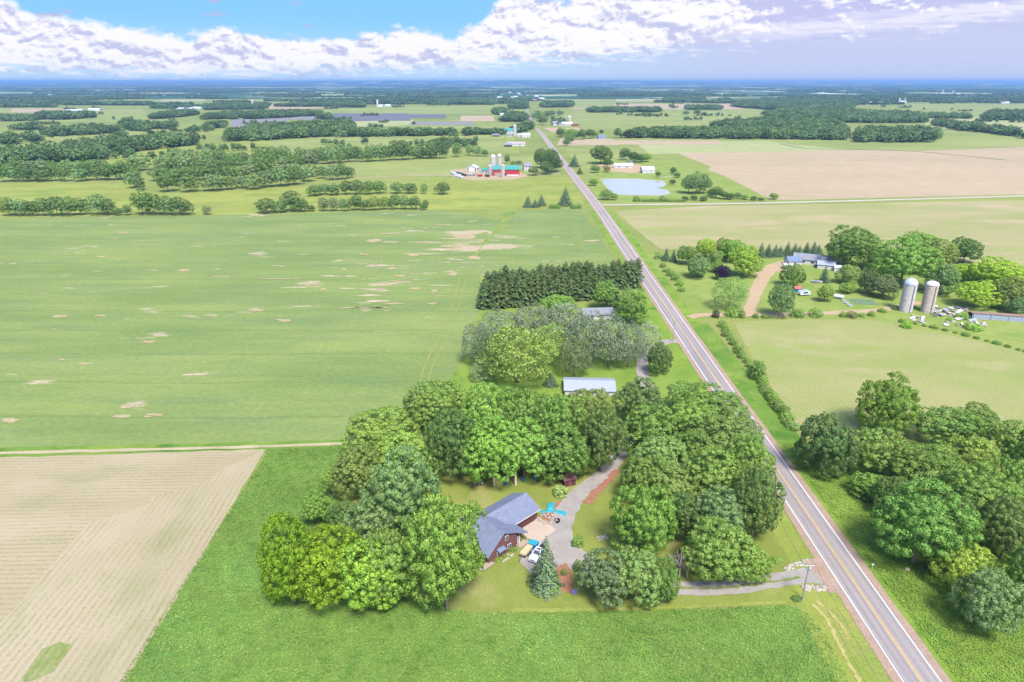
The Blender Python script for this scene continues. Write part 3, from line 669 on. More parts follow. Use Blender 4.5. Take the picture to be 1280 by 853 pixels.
# -- bare patches in the green crop
M_BARE = ground('bare_soil', (218, 196, 158), (204, 184, 140), .2, fine=1.5, fine_amt=.12)
q_ = random.Random(41)
for px, py, w_, h_ in ((582, 296, 34, 6), (563, 308, 30, 3), (592, 322, 16, 5), (570, 312, 16, 2), (612, 292, 8, 4), (535, 303, 16, 2), (516, 319, 14, 3), (530, 318, 8, 2), (468, 301, 22, 4), (455, 318, 16, 2), (486, 292, 28, 1.5), (463, 333, 14, 3), (490, 336, 12, 3), (430, 337, 8, 3),
        (500, 345, 16, 3), (480, 354, 14, 3), (504, 353, 26, 2.4), (476, 361, 14, 1.4), (520, 361, 22, 2.6), (543, 364, 9, 4), (450, 385, 76, 1.8), (466, 385, 60, 1.6), (492, 380, 40, 1.4), (540, 380, 14, 2), (566, 343, 12, 6), (404, 362, 12, 3), (230, 338, 22, 4), (276, 346, 28, 1.2), (345, 349, 60, 1.2),
        (322, 388, 22, 4), (356, 401, 20, 4), (74, 396, 22, 3), (126, 395, 18, 2.5), (185, 428, 20, 3), (78, 450, 10, 2), (107, 455, 22, 2.4), (68, 412, 8, 1.5), (158, 509, 22, 4), (153, 521, 26, 4), (194, 519, 26, 4), (12, 526, 26, 6), (154, 291, 18, 1.6), (126, 321, 16, 1.4), (385, 357, 10, 2), (682, 327, 14, 1.6), (700, 327, 14, 1.4), (640, 329, 8, 1.4), (375, 282, 12, 1.4), (555, 281, 24, 1.4), (590, 277, 14, 1.4)):
    for j in range(3 if w_ > 12 else 1):
        n = 16; ox = q_.uniform(-.4, .4)*w_*(j > 0); oy = q_.uniform(-.6, .6)*h_*(j > 0); sc = 1 if j == 0 else q_.uniform(.3, .6)
        sheet('bare_patch', [(px + ox + cos(2*pi*k/n)*w_/2*sc*q_.uniform(.55, 1.1), py + oy + sin(2*pi*k/n)*h_/2*sc*q_.uniform(.5, 1.15)) for k in range(n)], M_BARE, z=.14 + .004*j)

# -- low hills that close the plain
M_HILL = ground('wooded_hill', (92, 128, 88), (52, 92, 70), .0016, fine=.01, spots=[((214, 214, 168), .0016, (1, .5), .57, .6, 1.0)])
b = MB(); vs = []; nx = 220
for i in range(nx + 1):
    x = -34000 + 68000*i/nx
    hh = 60 + 60*max(0, sin(x*.00021 + 1.1) + .5*sin(x*.00071) + .3*sin(x*.0019 + 2)) + 14*sin(x*.0061) + (60*math.exp(-((x + 3000)/9000)**2))
    vs += [(x, 21000 + 900*sin(x*.0004), -.5), (x, 23500 + 900*sin(x*.0004), max(20, min(hh*.82, 136))), (x, 27500, -.5)]
b.add(vs, [f for i in range(nx) for f in ((3*i, 3*i+3, 3*i+4, 3*i+1), (3*i+1, 3*i+4, 3*i+5, 3*i+2))])
tag(b.build('hills', M_HILL), kind='structure')
# ------------------------------------------------------------------ buildings and made things
M_SLATE = solid('slate_shingles', (148, 157, 186), .8, .1, .8, k=.42, bump=.2)
M_SLATE2 = solid('blue_grey_metal_roof', (142, 160, 198), .5, .08, .5, k=.42)
M_REDWALL = solid('red_brown_siding', (146, 98, 92), .85, .14, 2.5, k=.42, bump=.15)
M_DARKRED = solid('dark_red_door', (110, 66, 70), .7, .15, 3, k=.5)
M_TRIM = solid('white_trim', (236, 226, 224), .6, .06, 3, k=.6)
M_GLASS = solid('window_glass', (96, 110, 136), .12, .2, 2, k=.35, spec=.8)
M_WOODDECK = solid('weathered_wood', (204, 186, 168), .9, .18, 4, k=.45)
M_WHITEMETAL = solid('white_metal', (232, 234, 240), .5, .06, .8, k=.5)
M_BLUEWHITE = solid('pale_blue_metal_roof', (206, 214, 240), .5, .05, .6, k=.40)
M_WHITEWALL = solid('white_siding', (238, 232, 232), .7, .07, 2, k=.5)
M_GREYROOF = solid('grey_shingles', (168, 170, 184), .85, .1, .7, k=.42)
M_TEALROOF = solid('teal_metal_roof', (84, 178, 172), .5, .1, .6, k=.45)
M_REDBARN = solid('red_barn_siding', (206, 64, 72), .75, .12, .8, k=.5)
M_CONC = solid('silo_concrete', (212, 202, 202), .85, .14, .8, k=.58, bump=.2)
M_TANCONC = solid('tan_silo_staves', (212, 194, 184), .85, .16, .9, k=.56, bump=.2)
M_STEEL = solid('galvanised_steel', (206, 210, 228), .35, .12, .7, metal=.35, k=.6)
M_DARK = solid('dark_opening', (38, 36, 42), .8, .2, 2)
M_TYRE = solid('tyre_rubber', (40, 40, 44), .85, .2, 4)
M_TEAL = solid('teal_tarp', (70, 190, 206), .6, .16, .9, k=.44, bump=.5)
M_BLUE = solid('blue_plastic', (44, 118, 176), .5, .12, 2, k=.62)
M_CARWHITE = solid('white_car_paint', (240, 242, 248), .22, .03, 2, k=.72, spec=.6)
M_LUMBER = solid('yellow_lumber', (232, 206, 164), .8, .14, 3, k=.52)
M_STONE = solid('pale_field_stone', (206, 194, 180), .9, .2, 2.5, k=.46, bump=.4)
M_POLE = solid('weathered_pole', (178, 170, 166), .9, .15, 3, k=.5)
M_WIRE = solid('wire', (70, 72, 76), .6, .1, 2)
M_BLACKPLASTIC = solid('black_plastic', (44, 44, 50), .5, .15, 1)
M_RUSTROOF = solid('red_shed_roof', (206, 116, 100), .75, .15, 2, k=.5)
M_GREYMETAL = solid('grey_corrugated_metal', (186, 194, 216), .45, .12, 1.4, k=.5)
M_LIGHTLAMP = solid('lamp_lens', (250, 248, 240), .2, .03, 3, k=.7)

def gable(name, label, cat, x, y, rz, L, W, wh, rh, wall, roof, over=.5, holes=(), group=None, z=0.0, loft=0.0):
    """gabled building, ridge along its local X; holes = (part, side, along, sill, width, height, material)"""
    t = thing(name, label, cat, (x, y, z), rz, group)
    b = MB(); a, c = L/2, W/2
    b.add([(-a, -c, 0), (a, -c, 0), (a, c, 0), (-a, c, 0), (-a, -c, wh), (a, -c, wh), (a, c, wh), (-a, c, wh), (-a, 0, wh + rh), (a, 0, wh + rh)],
          [(3, 2, 1, 0), (0, 1, 5, 4), (2, 3, 7, 6), (1, 2, 6, 9, 5), (3, 0, 4, 8, 7)])
    b.build('wall', wall, t)
    b = MB(); k = rh/c; th = .18; o = over
    for s in (-1, 1):
        e = [(-a - o, s*(c + o), wh - k*o + .06), (a + o, s*(c + o), wh - k*o + .06), (a + o, 0, wh + rh + .06), (-a - o, 0, wh + rh + .06)]
        b.slab(e if s < 0 else e[::-1], -th)
    b.build('roof', roof, t)
    for part, side, u, zz, w_, h_, m_ in holes:
        q = MB()
        if side in 'fb': s = -1 if side == 'f' else 1; q.box((u, s*(c + .02), zz + h_/2), (w_, .08, h_))
        else: s = -1 if side == 'l' else 1; q.box((s*(a + .02), u, zz + h_/2), (.08, w_, h_))
        q.build(part, m_, t)
    return t

# -- the red house with the slate roof
hx, hy = 1.0, 129.9
house = thing('red_house', 'red brown gabled house under a slate blue roof beside the gravel drive', 'house', (hx, hy, 0), R(45))
b = MB()     # main wing (local u to the right along the gable wall, v into the house)
b.add([(-8.7, 0, 0), (0, 0, 0), (0, 9.5, 0), (-8.7, 9.5, 0), (-8.7, 0, 2.55), (0, 0, 4.15), (0, 9.5, 4.15), (-8.7, 9.5, 2.55), (-4.25, 0, 6.1), (-4.25, 9.5, 6.1)],
      [(0, 1, 5, 8, 4), (3, 7, 9, 6, 2), (1, 2, 6, 5), (0, 4, 7, 3)])
# garage wing
b.add([(0.02, 4.0, 0), (11.2, 4.0, 0), (11.2, 12.6, 0), (-3, 12.6, 0), (0.02, 4.0, 2.9), (11.2, 4.0, 2.9), (11.2, 12.6, 2.9), (-3, 12.6, 2.9), (11.2, 8.3, 5.05), (-3, 8.3, 5.05)],
      [(0, 1, 5, 4), (1, 2, 6, 8, 5), (2, 3, 7, 6), (3, 0, 4, 9, 7)])
# entry under the porch roof
b.add([(.01, .6, 0), (2.3, .6, 0), (2.3, 3.98, 0), (.01, 3.98, 0), (.01, .6, 3.6), (2.3, .6, 2.75), (2.3, 3.98, 2.75), (.01, 3.98, 3.6)], [(0, 1, 5, 4), (1, 2, 6, 5), (2, 3, 7, 6)])
b.build('wall', M_REDWALL, house)
b = MB()
b.slab([(-9.3, -.45, 2.2), (-4.25, -.45, 6.25), (-4.25, 1.5, 6.25), (-9.3, 1.5, 2.2)], .2)
b.slab([(-9.3, 1.5, 2.4), (-4.25, 1.5, 6.45), (-4.25, 12.2, 6.45), (-9.3, 12.2, 2.4)], .25)
b.slab([(-4.25, -.45, 6.25), (.75, -.45, 3.95), (.75, 1.5, 3.95), (-4.25, 1.5, 6.25)], .2)
b.slab([(-4.25, 1.5, 6.45), (.2, 1.5, 4.4), (.2, 9.8, 4.4), (-4.25, 9.8, 6.45)], .25)
b.slab([(.2, -.6, 4.02), (3.3, -.6, 2.72), (3.3, 4.0, 2.72), (.2, 4.0, 4.02)], .16)
b.build('roof', M_SLATE, house)
b = MB()
b.slab([(-3.2, 3.45, 2.86), (11.9, 3.45, 2.86), (11.9, 8.3, 5.28), (-3.2, 8.3, 5.28)], .2)
b.slab([(-3.2, 8.3, 5.28), (11.9, 8.3, 5.28), (11.9, 13.2, 2.83), (-3.2, 13.2, 2.83)], .2)
gr = b.build('garage_roof', M_SLATE, house)
b = MB(); b.box((4.4, 3.40, 2.72), (15.0, .06, .22)); b.box((11.93, 5.85, 3.95), (.05, .06, .05)); b.build('fascia', M_TRIM, house)
b = MB(); b.box((7.2, 3.95, 1.2), (6.4, .1, 2.4)); gd = b.build('garage_door', M_DARKRED, house)
b = MB()
for zz in (.55, 1.15, 1.75): b.box((7.2, 3.885, zz), (6.3, .03, .05))
b.build('door_panel_rail', M_REDWALL, gd)
for u, zz, w_, h_ in ((-3.1, 3.55, 1.0, 1.25), (-5.2, 1.0, 1.9, 1.2), (-2.3, .95, 1.2, 1.2)):
    b = MB(); b.box((u, -.03, zz + h_/2), (w_, .1, h_)); wf = b.build('window', M_TRIM, house)
    b = MB(); b.box((u - w_*.24, -.09, zz + h_/2), (w_*.40, .04, h_*.82)); b.box((u + w_*.24, -.09, zz + h_/2), (w_*.40, .04, h_*.82)); b.build('pane', M_GLASS, wf)
b = MB(); b.slab([(-6.3, -1.0, 2.35), (-4.1, -1.0, 2.35), (-4.1, -.02, 2.75), (-6.3, -.02, 2.75)], .08); b.build('window_awning', M_SLATE2, house)
b = MB(); b.box((1.3, .56, 1.05), (.95, .08, 2.1)); dd = b.build('front_door', M_TRIM, house)
b = MB(); b.box((1.3, .50, 1.45), (.55, .04, .8)); b.build('pane', M_GLASS, dd)
b = MB(); b.box((2.34, 2.2, 1.4), (.08, 1.3, 1.2)); b.build('window', M_GLASS, house)
for u in (.45, 3.1): b = MB(); b.box((u, -.45, 1.4), (.14, .14, 2.8)); b.build('porch_post', M_TRIM, house)
b = MB(); b.box((1.7, -.3, .12), (3.0, 1.5, .24)); b.build('porch_step', M_WOODDECK, house)
b = MB(); b.box((-7.8, 9.9, 5.1), (.55, .55, 2.2)); b.box((-7.8, 9.9, 6.24), (.7, .7, .1)); b.build('chimney', M_BLACKPLASTIC, house)
b = MB(); b.lathe([(.1, 4.4), (.1, 5.3), (.14, 5.32), (.14, 5.4)], 8, (1.5, 7.2)); b.build('roof_vent', M_STEEL, house)

x, y, _ = P(608, 709)
dk = thing('wooden_deck', 'small pale wooden platform at the foot of the red gable wall', 'deck', (x, y, 0), R(45))
b = MB()
for i in range(8): b.box((-1.7 + i*.48, 0, .34), (.45, 1.5, .06))
b.build('board', M_WOODDECK, dk)
for sx in (-1.5, 1.5):
    for sy in (-.6, .6): b = MB(); b.box((sx, sy, .15), (.12, .12, .32)); b.build('leg', M_BARK, dk)

def pickup(px, py, rz):
    x, y, _ = P(px, py)
    t = thing('pickup_truck', 'white pickup truck parked nose outward on the gravel by the spruce', 'pickup truck', (x, y, .13), rz)
    b = MB()     # body: nose at +X
    prof = [(-2.95, .55), (-2.95, 1.12), (-.95, 1.14), (-.72, 1.86), (.55, 1.88), (1.25, 1.22), (2.75, 1.10), (2.95, .92), (2.95, .50)]
    n = len(prof); vs = []
    for s, ins in ((-.98, 0), (.98, 0)):
        vs += [(px_, s*(.80 if z_ > 1.5 else 1.0), z_) for px_, z_ in prof]
    fs = [tuple(reversed(range(n))), tuple(range(n, 2*n))] + [(i, (i+1) % n, n + (i+1) % n, n + i) for i in range(n)]
    b.add(vs, fs); b.build('body', M_CARWHITE, t)
    b = MB(); b.box((-1.95, 0, 1.15), (1.8, 1.6, .05)); b.build('truck_bed', M_BLACKPLASTIC, t)
    b = MB(); b.slab([(1.27, -.80, 1.28), (1.27, .80, 1.28), (.62, .66, 1.86), (.62, -.66, 1.86)], .03); b.build('windshield', M_GLASS, t)
    for s in (-1, 1): b = MB(); q = [(-.66, s*.99, 1.2), (1.08, s*.99, 1.25), (.52, s*.81, 1.76), (-.64, s*.81, 1.76)]; b.slab(q if s < 0 else q[::-1], .04); b.build('side_window', M_GLASS, t)
    b = MB(); b.box((.0, 0, 1.92), (.7, .75, .04)); b.build('sunroof', M_GLASS, t)
    for sx in (-1.85, 1.9):
        for s in (-1, 1):
            b = MB(); b.tube([(sx, s*.78, .40), (sx, s*1.02, .40)], .40, 16); wl = b.build('wheel', M_TYRE, t)
            b = MB(); b.tube([(sx, s*1.0, .40), (sx, s*1.035, .40)], .23, 12); b.build('rim', M_STEEL, wl)
    for s in (-1, 1):
        b = MB(); b.box((2.93, s*.72, .86), (.1, .42, .2)); b.build('headlight', M_LIGHTLAMP, t)
        b = MB(); b.box((1.0, s*1.1, 1.28), (.12, .22, .16)); b.build('mirror', M_BLACKPLASTIC, t)
    b = MB(); b.box((2.96, 0, .84), (.06, .95, .24)); b.build('grille', M_BLACKPLASTIC, t)
    b = MB(); b.box((3.0, 0, .52), (.16, 1.96, .2)); b.build('bumper', M_STEEL, t)
x0, y0, _ = P(664, 707); x1, y1, _ = P(682, 684)
pickup(673, 695.5, atan2(y0 - y1, x0 - x1))
TR = atan2(y0 - y1, x0 - x1)
x, y, _ = P(657.5, 693)
t = thing('utility_trailer', 'low dark utility trailer with black wheels carrying a load of boards', 'trailer', (x, y, .13), TR)
b = MB(); b.box((0, 0, .62), (3.4, 1.6, .1)); b.build('bed', M_BLACKPLASTIC, t)
b = MB(); b.tube([(1.7, 0, .6), (3.0, 0, .5)], .06, 6); b.box((3.0, 0, .28), (.1, .1, .5)); b.build('tow_bar', M_WIRE, t)
for sx in (-.5, .5) :
    for s in (-1, 1):
        b = MB(); b.tube([(sx, s*.82, .34), (sx, s*1.02, .34)], .34, 14); wl = b.build('wheel', M_TYRE, t)
        b = MB(); b.tube([(sx, s*1.0, .34), (sx, s*1.03, .34)], .18, 10); b.build('rim', M_STEEL, wl)
for s in (-1, 1): b = MB(); b.box((0, s*.78, .82), (3.4, .05, .3)); b.build('side_rail', M_STEEL, t)
b = MB(); q = random.Random(4)
for i in range(4):
    for j in range(5): b.box((q.uniform(-.3, .0) - .2, -.56 + j*.28, .72 + i*.13), (4.0 + q.uniform(-.4, .3), .25, .11), q.uniform(-.03, .03))
o = b.build('lumber_pile', M_LUMBER, None, (x, y, .13)); o.rotation_euler = (0, 0, TR); tag(o, 'stack of pale yellow boards lying on the low trailer', 'lumber')
x, y, _ = P(666.5, 685)
t = thing('waste_bin', 'bright blue covered waste bin between the pad and the pickup', 'bin', (x, y, .14), TR)
b = MB(); b.box((0, 0, .7), (1.5, 1.9, 1.2), 0, 1.08); b.build('body', M_BLUE, t)
b = MB(); b.slab([(-.9, -1.1, 1.38), (.9, -1.1, 1.38), (.9, 1.1, 1.56), (-.9, 1.1, 1.56)], .08); b.build('lid', solid('teal_lid', (58, 168, 190), .45, .1, 2, k=.6), t)
for s in (-.5, .5): b = MB(); b.tube([(s - .06, -.9, .12), (s + .06, -.9, .12)], .12, 8); b.build('wheel', M_TYRE, t)

def tarp(pts, label, seed, h=.7):
    """a tarp over a low heap: bumpy sheet, hem down on the ground"""
    q = np.random.default_rng(seed); w = [np.array(P(*p)[:2]) for p in pts]; n = 9; vs = []; fs = []
    for i in range(n):
        for j in range(n):
            u, v = i/(n-1), j/(n-1)
            p = (w[0]*(1-u) + w[1]*u)*(1-v) + (w[3]*(1-u) + w[2]*u)*v
            e = min(u, 1-u, v, 1-v)*2
            vs.append((p[0] + q.normal()*.05, p[1] + q.normal()*.05, .13 + h*min(1, e*1.9)*(.8 + .25*q.random())))
    for i in range(n-1):
        for j in range(n-1): fs.append((i*n+j, (i+1)*n+j, (i+1)*n+j+1, i*n+j+1))
    b = MB(); b.add(vs, fs); o = b.build('tarp', M_TEAL)
    if o.data.polygons[0].normal.z < 0: o.data.flip_normals()
    md = o.modifiers.new('thickness', 'SOLIDIFY'); md.thickness = .04
    return tag(o, label, 'tarp')
tarp([(674, 639), (690, 637.5), (691, 641), (676, 642.5)], 'narrow teal tarp nearest the garage corner', 2, .22)
tarp([(682.5, 640), (692.5, 640), (694, 629), (684.5, 629)], 'square teal tarp farthest from the concrete pad', 3, .4)
tarp([(691.5, 641), (706.5, 646), (708.5, 640.5), (693.5, 637.5)], 'long teal tarp reaching toward the gravel drive', 4, .25)

q = random.Random(8); x, y, _ = P(686, 650)
t = thing('rock_ring', 'ring of pale stones on the red bed by the pad', 'stone ring', (x, y, .13))
for i in range(15): a = 2*pi*i/15; b = MB(); b.rock((cos(a)*2.0 + q.uniform(-.3, .3), sin(a)*1.9 + q.uniform(-.3, .3), .2), (.38, .34, .34), i); b.build('stone', M_STONE, t)
for i in range(6): b = MB(); b.rock((q.uniform(-1.2, 1.2), q.uniform(-1.1, 1.1), .18), (.35, .3, .3), 90 + i); b.build('stone', M_STONE, t)
x, y, _ = P(696.5, 653)
b = MB(); b.lathe([(.62, 0), (.72, .3), (.70, .62), (.60, .62), (.55, .2)], 16); tag(b.build('fire_pit', M_BLACKPLASTIC, None, (x, y, .12)), 'round dark fire bowl on the red bed beside the stones', 'fire pit')
def barrel(px, py, label):
    x, y, _ = P(px, py); t = thing('barrel', label, 'barrel', (x, y, 0))
    b = MB(); b.lathe([(.36, 0), (.42, .2), (.44, .6), (.42, 1.0), (.36, 1.15)], 16); b.build('body', M_BLUE, t)
    b = MB(); b.lathe([(.38, 1.15), (.38, 1.2), (.30, 1.22)], 16); b.build('lid', M_BLUE, t)
barrel(631.5, 606.5, 'blue barrel standing between the bare trunks behind the house'); barrel(654, 602, 'blue barrel half hidden under the leaves east of the trunks')
barrel(668, 600, 'dark blue barrel deepest in the shade under the trees')
t = thing('firewood_pile', 'heap of cut firewood at the edge of the back lawn', 'firewood', (*P(597, 606)[:2], 0)); q = random.Random(9)
for i in range(70):
    b = MB(); a = q.uniform(-.3, .3); zz = .2 + .28*(i // 17); xx = q.uniform(-2.1, 2.1)*(1 - .14*(i//17)); yy = q.uniform(-.6, .6)
    b.tube([(xx - .05, yy - .45, zz), (xx + .05 + a*.3, yy + .45, zz)], q.uniform(.13, .2), 6); b.build('log', M_POLE if i % 3 else M_BARK, t)
x, y, _ = P(710, 605)
gable('garden_shed', 'small dark red shed tucked under the trees beside the gravel drive', 'shed', x, y, R(20), 3.2, 2.6, 2.1, .8, M_DARKRED, solid('brown_shed_roof', (150, 104, 98), .8, .15, 2, k=.42), .3, [('door', 'f', 0, 0, .9, 1.9, M_REDWALL)])
x, y, _ = P(718, 741.5); b = MB(); b.lathe([(.5, 0), (.6, .35), (.64, .4), (.56, .4), (.5, .3)], 14); tag(b.build('planter', solid('violet_tub', (150, 142, 214), .5, .1, 2, k=.5), None, (x, y, 0)), 'small violet round tub at the tip of the red bed', 'planter')
def rocks(px, py, L, rz, n, label, seed, sz=.5):
    q = random.Random(seed); x, y, _ = P(px, py); t = thing('rock_pile', label, 'rocks', (x, y, 0), rz)
    for i in range(n):
        b = MB(); b.rock((-L/2 + L*(i + .5)/n + q.uniform(-.2, .2), q.uniform(-.6, .6), .15), (q.uniform(.6, 1.2)*sz, q.uniform(.6, 1.1)*sz, q.uniform(.5, .9)*sz), seed*50 + i); b.build('rock', M_STONE, t)
rocks(1017, 736, 5.0, 0, 26, 'heap of pale field stones in the grass by the leaning pole', 2, .6)
rocks(996, 707, 6.5, R(22), 20, 'row of pale stones edging the grass above the driveway mouth', 3, .5)
rocks(753, 672.5, 2.6, R(30), 8, 'short line of stones on the lawn inside the driveway loop', 4, .5)
rocks(632, 698, 4.2, R(45), 9, 'pale stones bordering the flower bed below the gable wall', 5, .35)
b = MB(); b.tube([(0, 0, 0), (0, 0, 1.0)], .05, 6); b.box((0, 0, 1.12), (.5, .24, .28)); x, y, _ = P(1090, 711); tag(b.build('mailbox', M_TRIM, None, (x, y, 0)), 'white box on a short post in the grass across the road', 'mailbox')

# -- power line along the left side of the road
poles = []
def pole(x, y, h, label, arm=True):
    t = thing('utility_pole', label, 'utility pole', (x, y, 0)); poles.append((x, y, h))
    b = MB(); b.tube([(0, 0, -.2), (0, 0, h)], [.17, .11], 8); b.build('post', M_POLE, t)
    b = MB(); b.box((0, -.14, h - .5), (2.4, .12, .14)); b.build('crossarm', M_WHITEMETAL if y < 150 else M_POLE, t)
    for s in (-1.1, 1.1): b = MB(); b.lathe([(.05, h - .43), (.08, h - .36), (.05, h - .28), (.07, h - .22), (.03, h - .16)], 8, (s, -.14)); b.build('insulator', M_TRIM, t)
    b = MB(); b.lathe([(.2, h - 1.9), (.22, h - 1.85), (.22, h - 1.1), (.16, h - 1.05)], 10, (.34, 0)); b.build('transformer', M_STEEL, t)
x, y, _ = P(1003, 750)
pole(x, y, 9.2, 'pale wooden utility pole with white crossarm at the driveway mouth')
pole(roadx(171) - 9.5, 171, 9.2, 'utility pole rising behind the big tree block near the road bend of the drive')
for px, py, lab in ((841, 427, 'utility pole at the mouth of the silver grove drive'), (773, 334, 'utility pole beside the tip of the dark pine windbreak'), (735, 274, 'utility pole in the verge where the pale green field ends'), (722, 235, 'utility pole by the lone tall spruce left of the road'), (703, 205, 'utility pole on the verge near the dark farm trees')):
    x, y, _ = P(px, py); pole(x, y, 9.2, lab)
for s, lab in ((-1.1, 'power wire hung on the field side of the crossarms'), (1.1, 'power wire hung on the road side of the crossarms')):
    b = MB(); P0 = [(poles[0][0] - 2.0, 62, 9.2)] + poles[:5]
    for (xa, ya, ha), (xb, yb, hb) in zip(P0, P0[1:]):
        b.tube([(xa + s + (xb - xa)*k/10, ya + (yb - ya)*k/10, 9.05 - 4*(k/10)*(1 - k/10)*min(1.2, abs(yb - ya)*.014)) for k in range(11)], .028, 4)
    tag(b.build('power_line', M_WIRE), lab, 'wire')

# -- the silver grove homestead
x, y, _ = P(737, 490.5)
gable('pole_shed', 'long shed with a pale blue white metal roof between grove and maples', 'shed', x, y + 2, R(-3), 17.0, 10.5, 2.0, 1.4, M_WHITEWALL, M_BLUEWHITE, .4, [('door', 'r', 0, 0, 3.0, 1.9, M_GREYMETAL), ('window', 'b', -4, 1.0, 1.2, .9, M_GLASS)])
x, y, _ = P(747, 399)
gable('grove_house', 'house with a grey roof half hidden behind the silver trees', 'house', x, y + 3, R(4), 13.5, 8.0, 2.4, 1.8, M_WHITEWALL, M_GREYROOF, .5, [('window', 'f', -3, 1, 1.4, 1.2, M_GLASS), ('door', 'f', 1.5, 0, 1.0, 2.1, M_DARKRED)])

# -- farmstead right of the road
def silo(px, py, r, h, dome, label, body, cap, bands=True, name='silo', chute=True, group=None):
    x, y, _ = P(px, py); t = thing(name, label, 'silo', (x, y, 0), 0, group)
    b = MB(); prof = [(r, 0), (r, h)]
    if bands:
        prof = []; k = max(4, int(h/1.0))
        for i in range(k + 1): z = h*i/k; prof += [(r, max(0, z - .06)), (r + .05, max(.001, z - .05) + .001), (r + .05, z + .05), (r, z + .06)]
    b.lathe(prof, 28); b.build('barrel', body, t, smooth=False)
    b = MB(); b.lathe([(r + .12, h + .05), (r + .12, h + .25)] + [(max(.15, (r + .1)*cos(a)), h + .25 + dome*sin(a)) for a in (.25, .5, .75, 1.0, 1.2, 1.4, 1.52)], 28); b.build('dome', cap, t, smooth=True)
    if chute: b = MB(); b.tube([(.2*r, -r - .25, .4), (.2*r, -r - .25, h)], .45, 8); b.build('chute', body, t)
    return t
M_DOMEBLUE = solid('blue_white_dome', (196, 204, 242), .3, .12, .6, k=.6)
silo(1131.5, 389, 2.85, 13.0, 2.6, 'pale concrete silo with a blue white dome, nearer the gravel lane', M_CONC, M_DOMEBLUE)
silo(1158, 390, 2.7, 13.0, 1.6, 'tan banded silo with a low white cap beside the rubble', M_TANCONC, solid('white_cap', (232, 222, 236), .4, .06, .6, k=.6))
x, y, _ = P(1018, 331)
gable('farm_house', 'white ranch house with a grey roof below the spruce row', 'house', x, y + 3, R(-24), 21, 9.5, 3.0, 2.3, M_WHITEWALL, M_GREYROOF, .5,
      [('window', 'f', -5, 1, 1.6, 1.2, M_GLASS), ('window', 'f', 0, 1, 1.6, 1.2, M_GLASS), ('door', 'f', 3, 0, 1.1, 2.1, M_DARKRED), ('garage_door', 'l', 0, 0, 3.2, 2.4, M_DARK)])
x, y, _ = P(1033, 336)
gable('house_annex', 'lower grey roofed annex in front of the white ranch house', 'garage', x, y + 1, R(-24), 9, 7, 2.6, 1.6, M_WHITEWALL, M_GREYMETAL, .4, [('door', 'f', 0, 0, 2.4, 2.1, M_TRIM)])
x, y, _ = P(992, 332)
gable('garage', 'small garage with a lavender grey roof at the end of the tan drive', 'garage', x, y + 2, R(2), 7.5, 7.0, 2.8, 2.0, M_WHITEWALL, M_SLATE2, .4, [('garage_door', 'l', 0, 0, 3.0, 2.3, M_TRIM), ('window', 'f', 0, 1, 1.2, 1, M_GLASS)])
x, y, _ = P(1046, 339)
gable('white_shed', 'tiny white shed beyond the annex of the ranch house', 'shed', x, y, R(-10), 3.6, 3.0, 2.3, .9, M_WHITEWALL, M_WHITEMETAL, .25, [('door', 'f', 0, 0, 1, 1.9, M_GREYMETAL)])
x, y, _ = P(981, 336)
t = thing('box_trailer', 'white enclosed trailer parked against the small garage', 'trailer', (x, y, .13), R(80))
b = MB(); b.box((0, 0, 1.6), (5.0, 2.3, 2.1)); b.build('body', M_WHITEMETAL, t)
for s in (-1, 1): b = MB(); b.tube([(0, s*1.05, .38), (0, s*1.25, .38)], .36, 12); b.build('wheel', M_TYRE, t)
b = MB(); b.box((-2.52, 0, 1.5), (.05, 1.8, 1.8)); b.build('rear_door', M_GREYMETAL, t)
x, y, _ = P(996, 364.5)
gable('play_shed', 'little shed with a red roof and blue front on the lawn', 'shed', x, y, R(5), 3.4, 2.6, 1.8, .9, M_BLUE, M_RUSTROOF, .3, [('door', 'f', .5, 0, .8, 1.5, M_WHITEWALL)])
x, y, _ = P(1005, 369.5)
t = thing('camper', 'rounded white camper with a green roof cover on the lawn', 'camper', (x, y, 0), R(10))
b = MB(); prof = [(-2.7, .6), (-2.9, 1.4), (-2.5, 2.4), (-1.2, 2.8), (1.2, 2.8), (2.5, 2.3), (2.9, 1.4), (2.7, .6)]
vs = [(a, s*1.15*(.86 if z > 2.2 else 1), z) for s in (-1, 1) for a, z in prof]; n = len(prof)
b.add(vs, [tuple(reversed(range(n))), tuple(range(n, 2*n))] + [(i, (i+1) % n, n + (i+1) % n, n + i) for i in range(n)]); b.build('body', M_WHITEMETAL, t)
b = MB(); b.box((0, 0, 2.86), (3.4, 1.8, .1)); b.build('roof_cover', solid('pale_green_cover', (150, 206, 190), .5, .1, 2, k=.55), t)
for s in (-1, 1): b = MB(); b.box((0, s*1.16, 1.8), (2.4, .05, .7)); b.build('window', M_GLASS, t)
for s in (-1, 1): b = MB(); b.tube([(0, s*.95, .36), (0, s*1.15, .36)], .36, 12); b.build('wheel', M_TYRE, t)
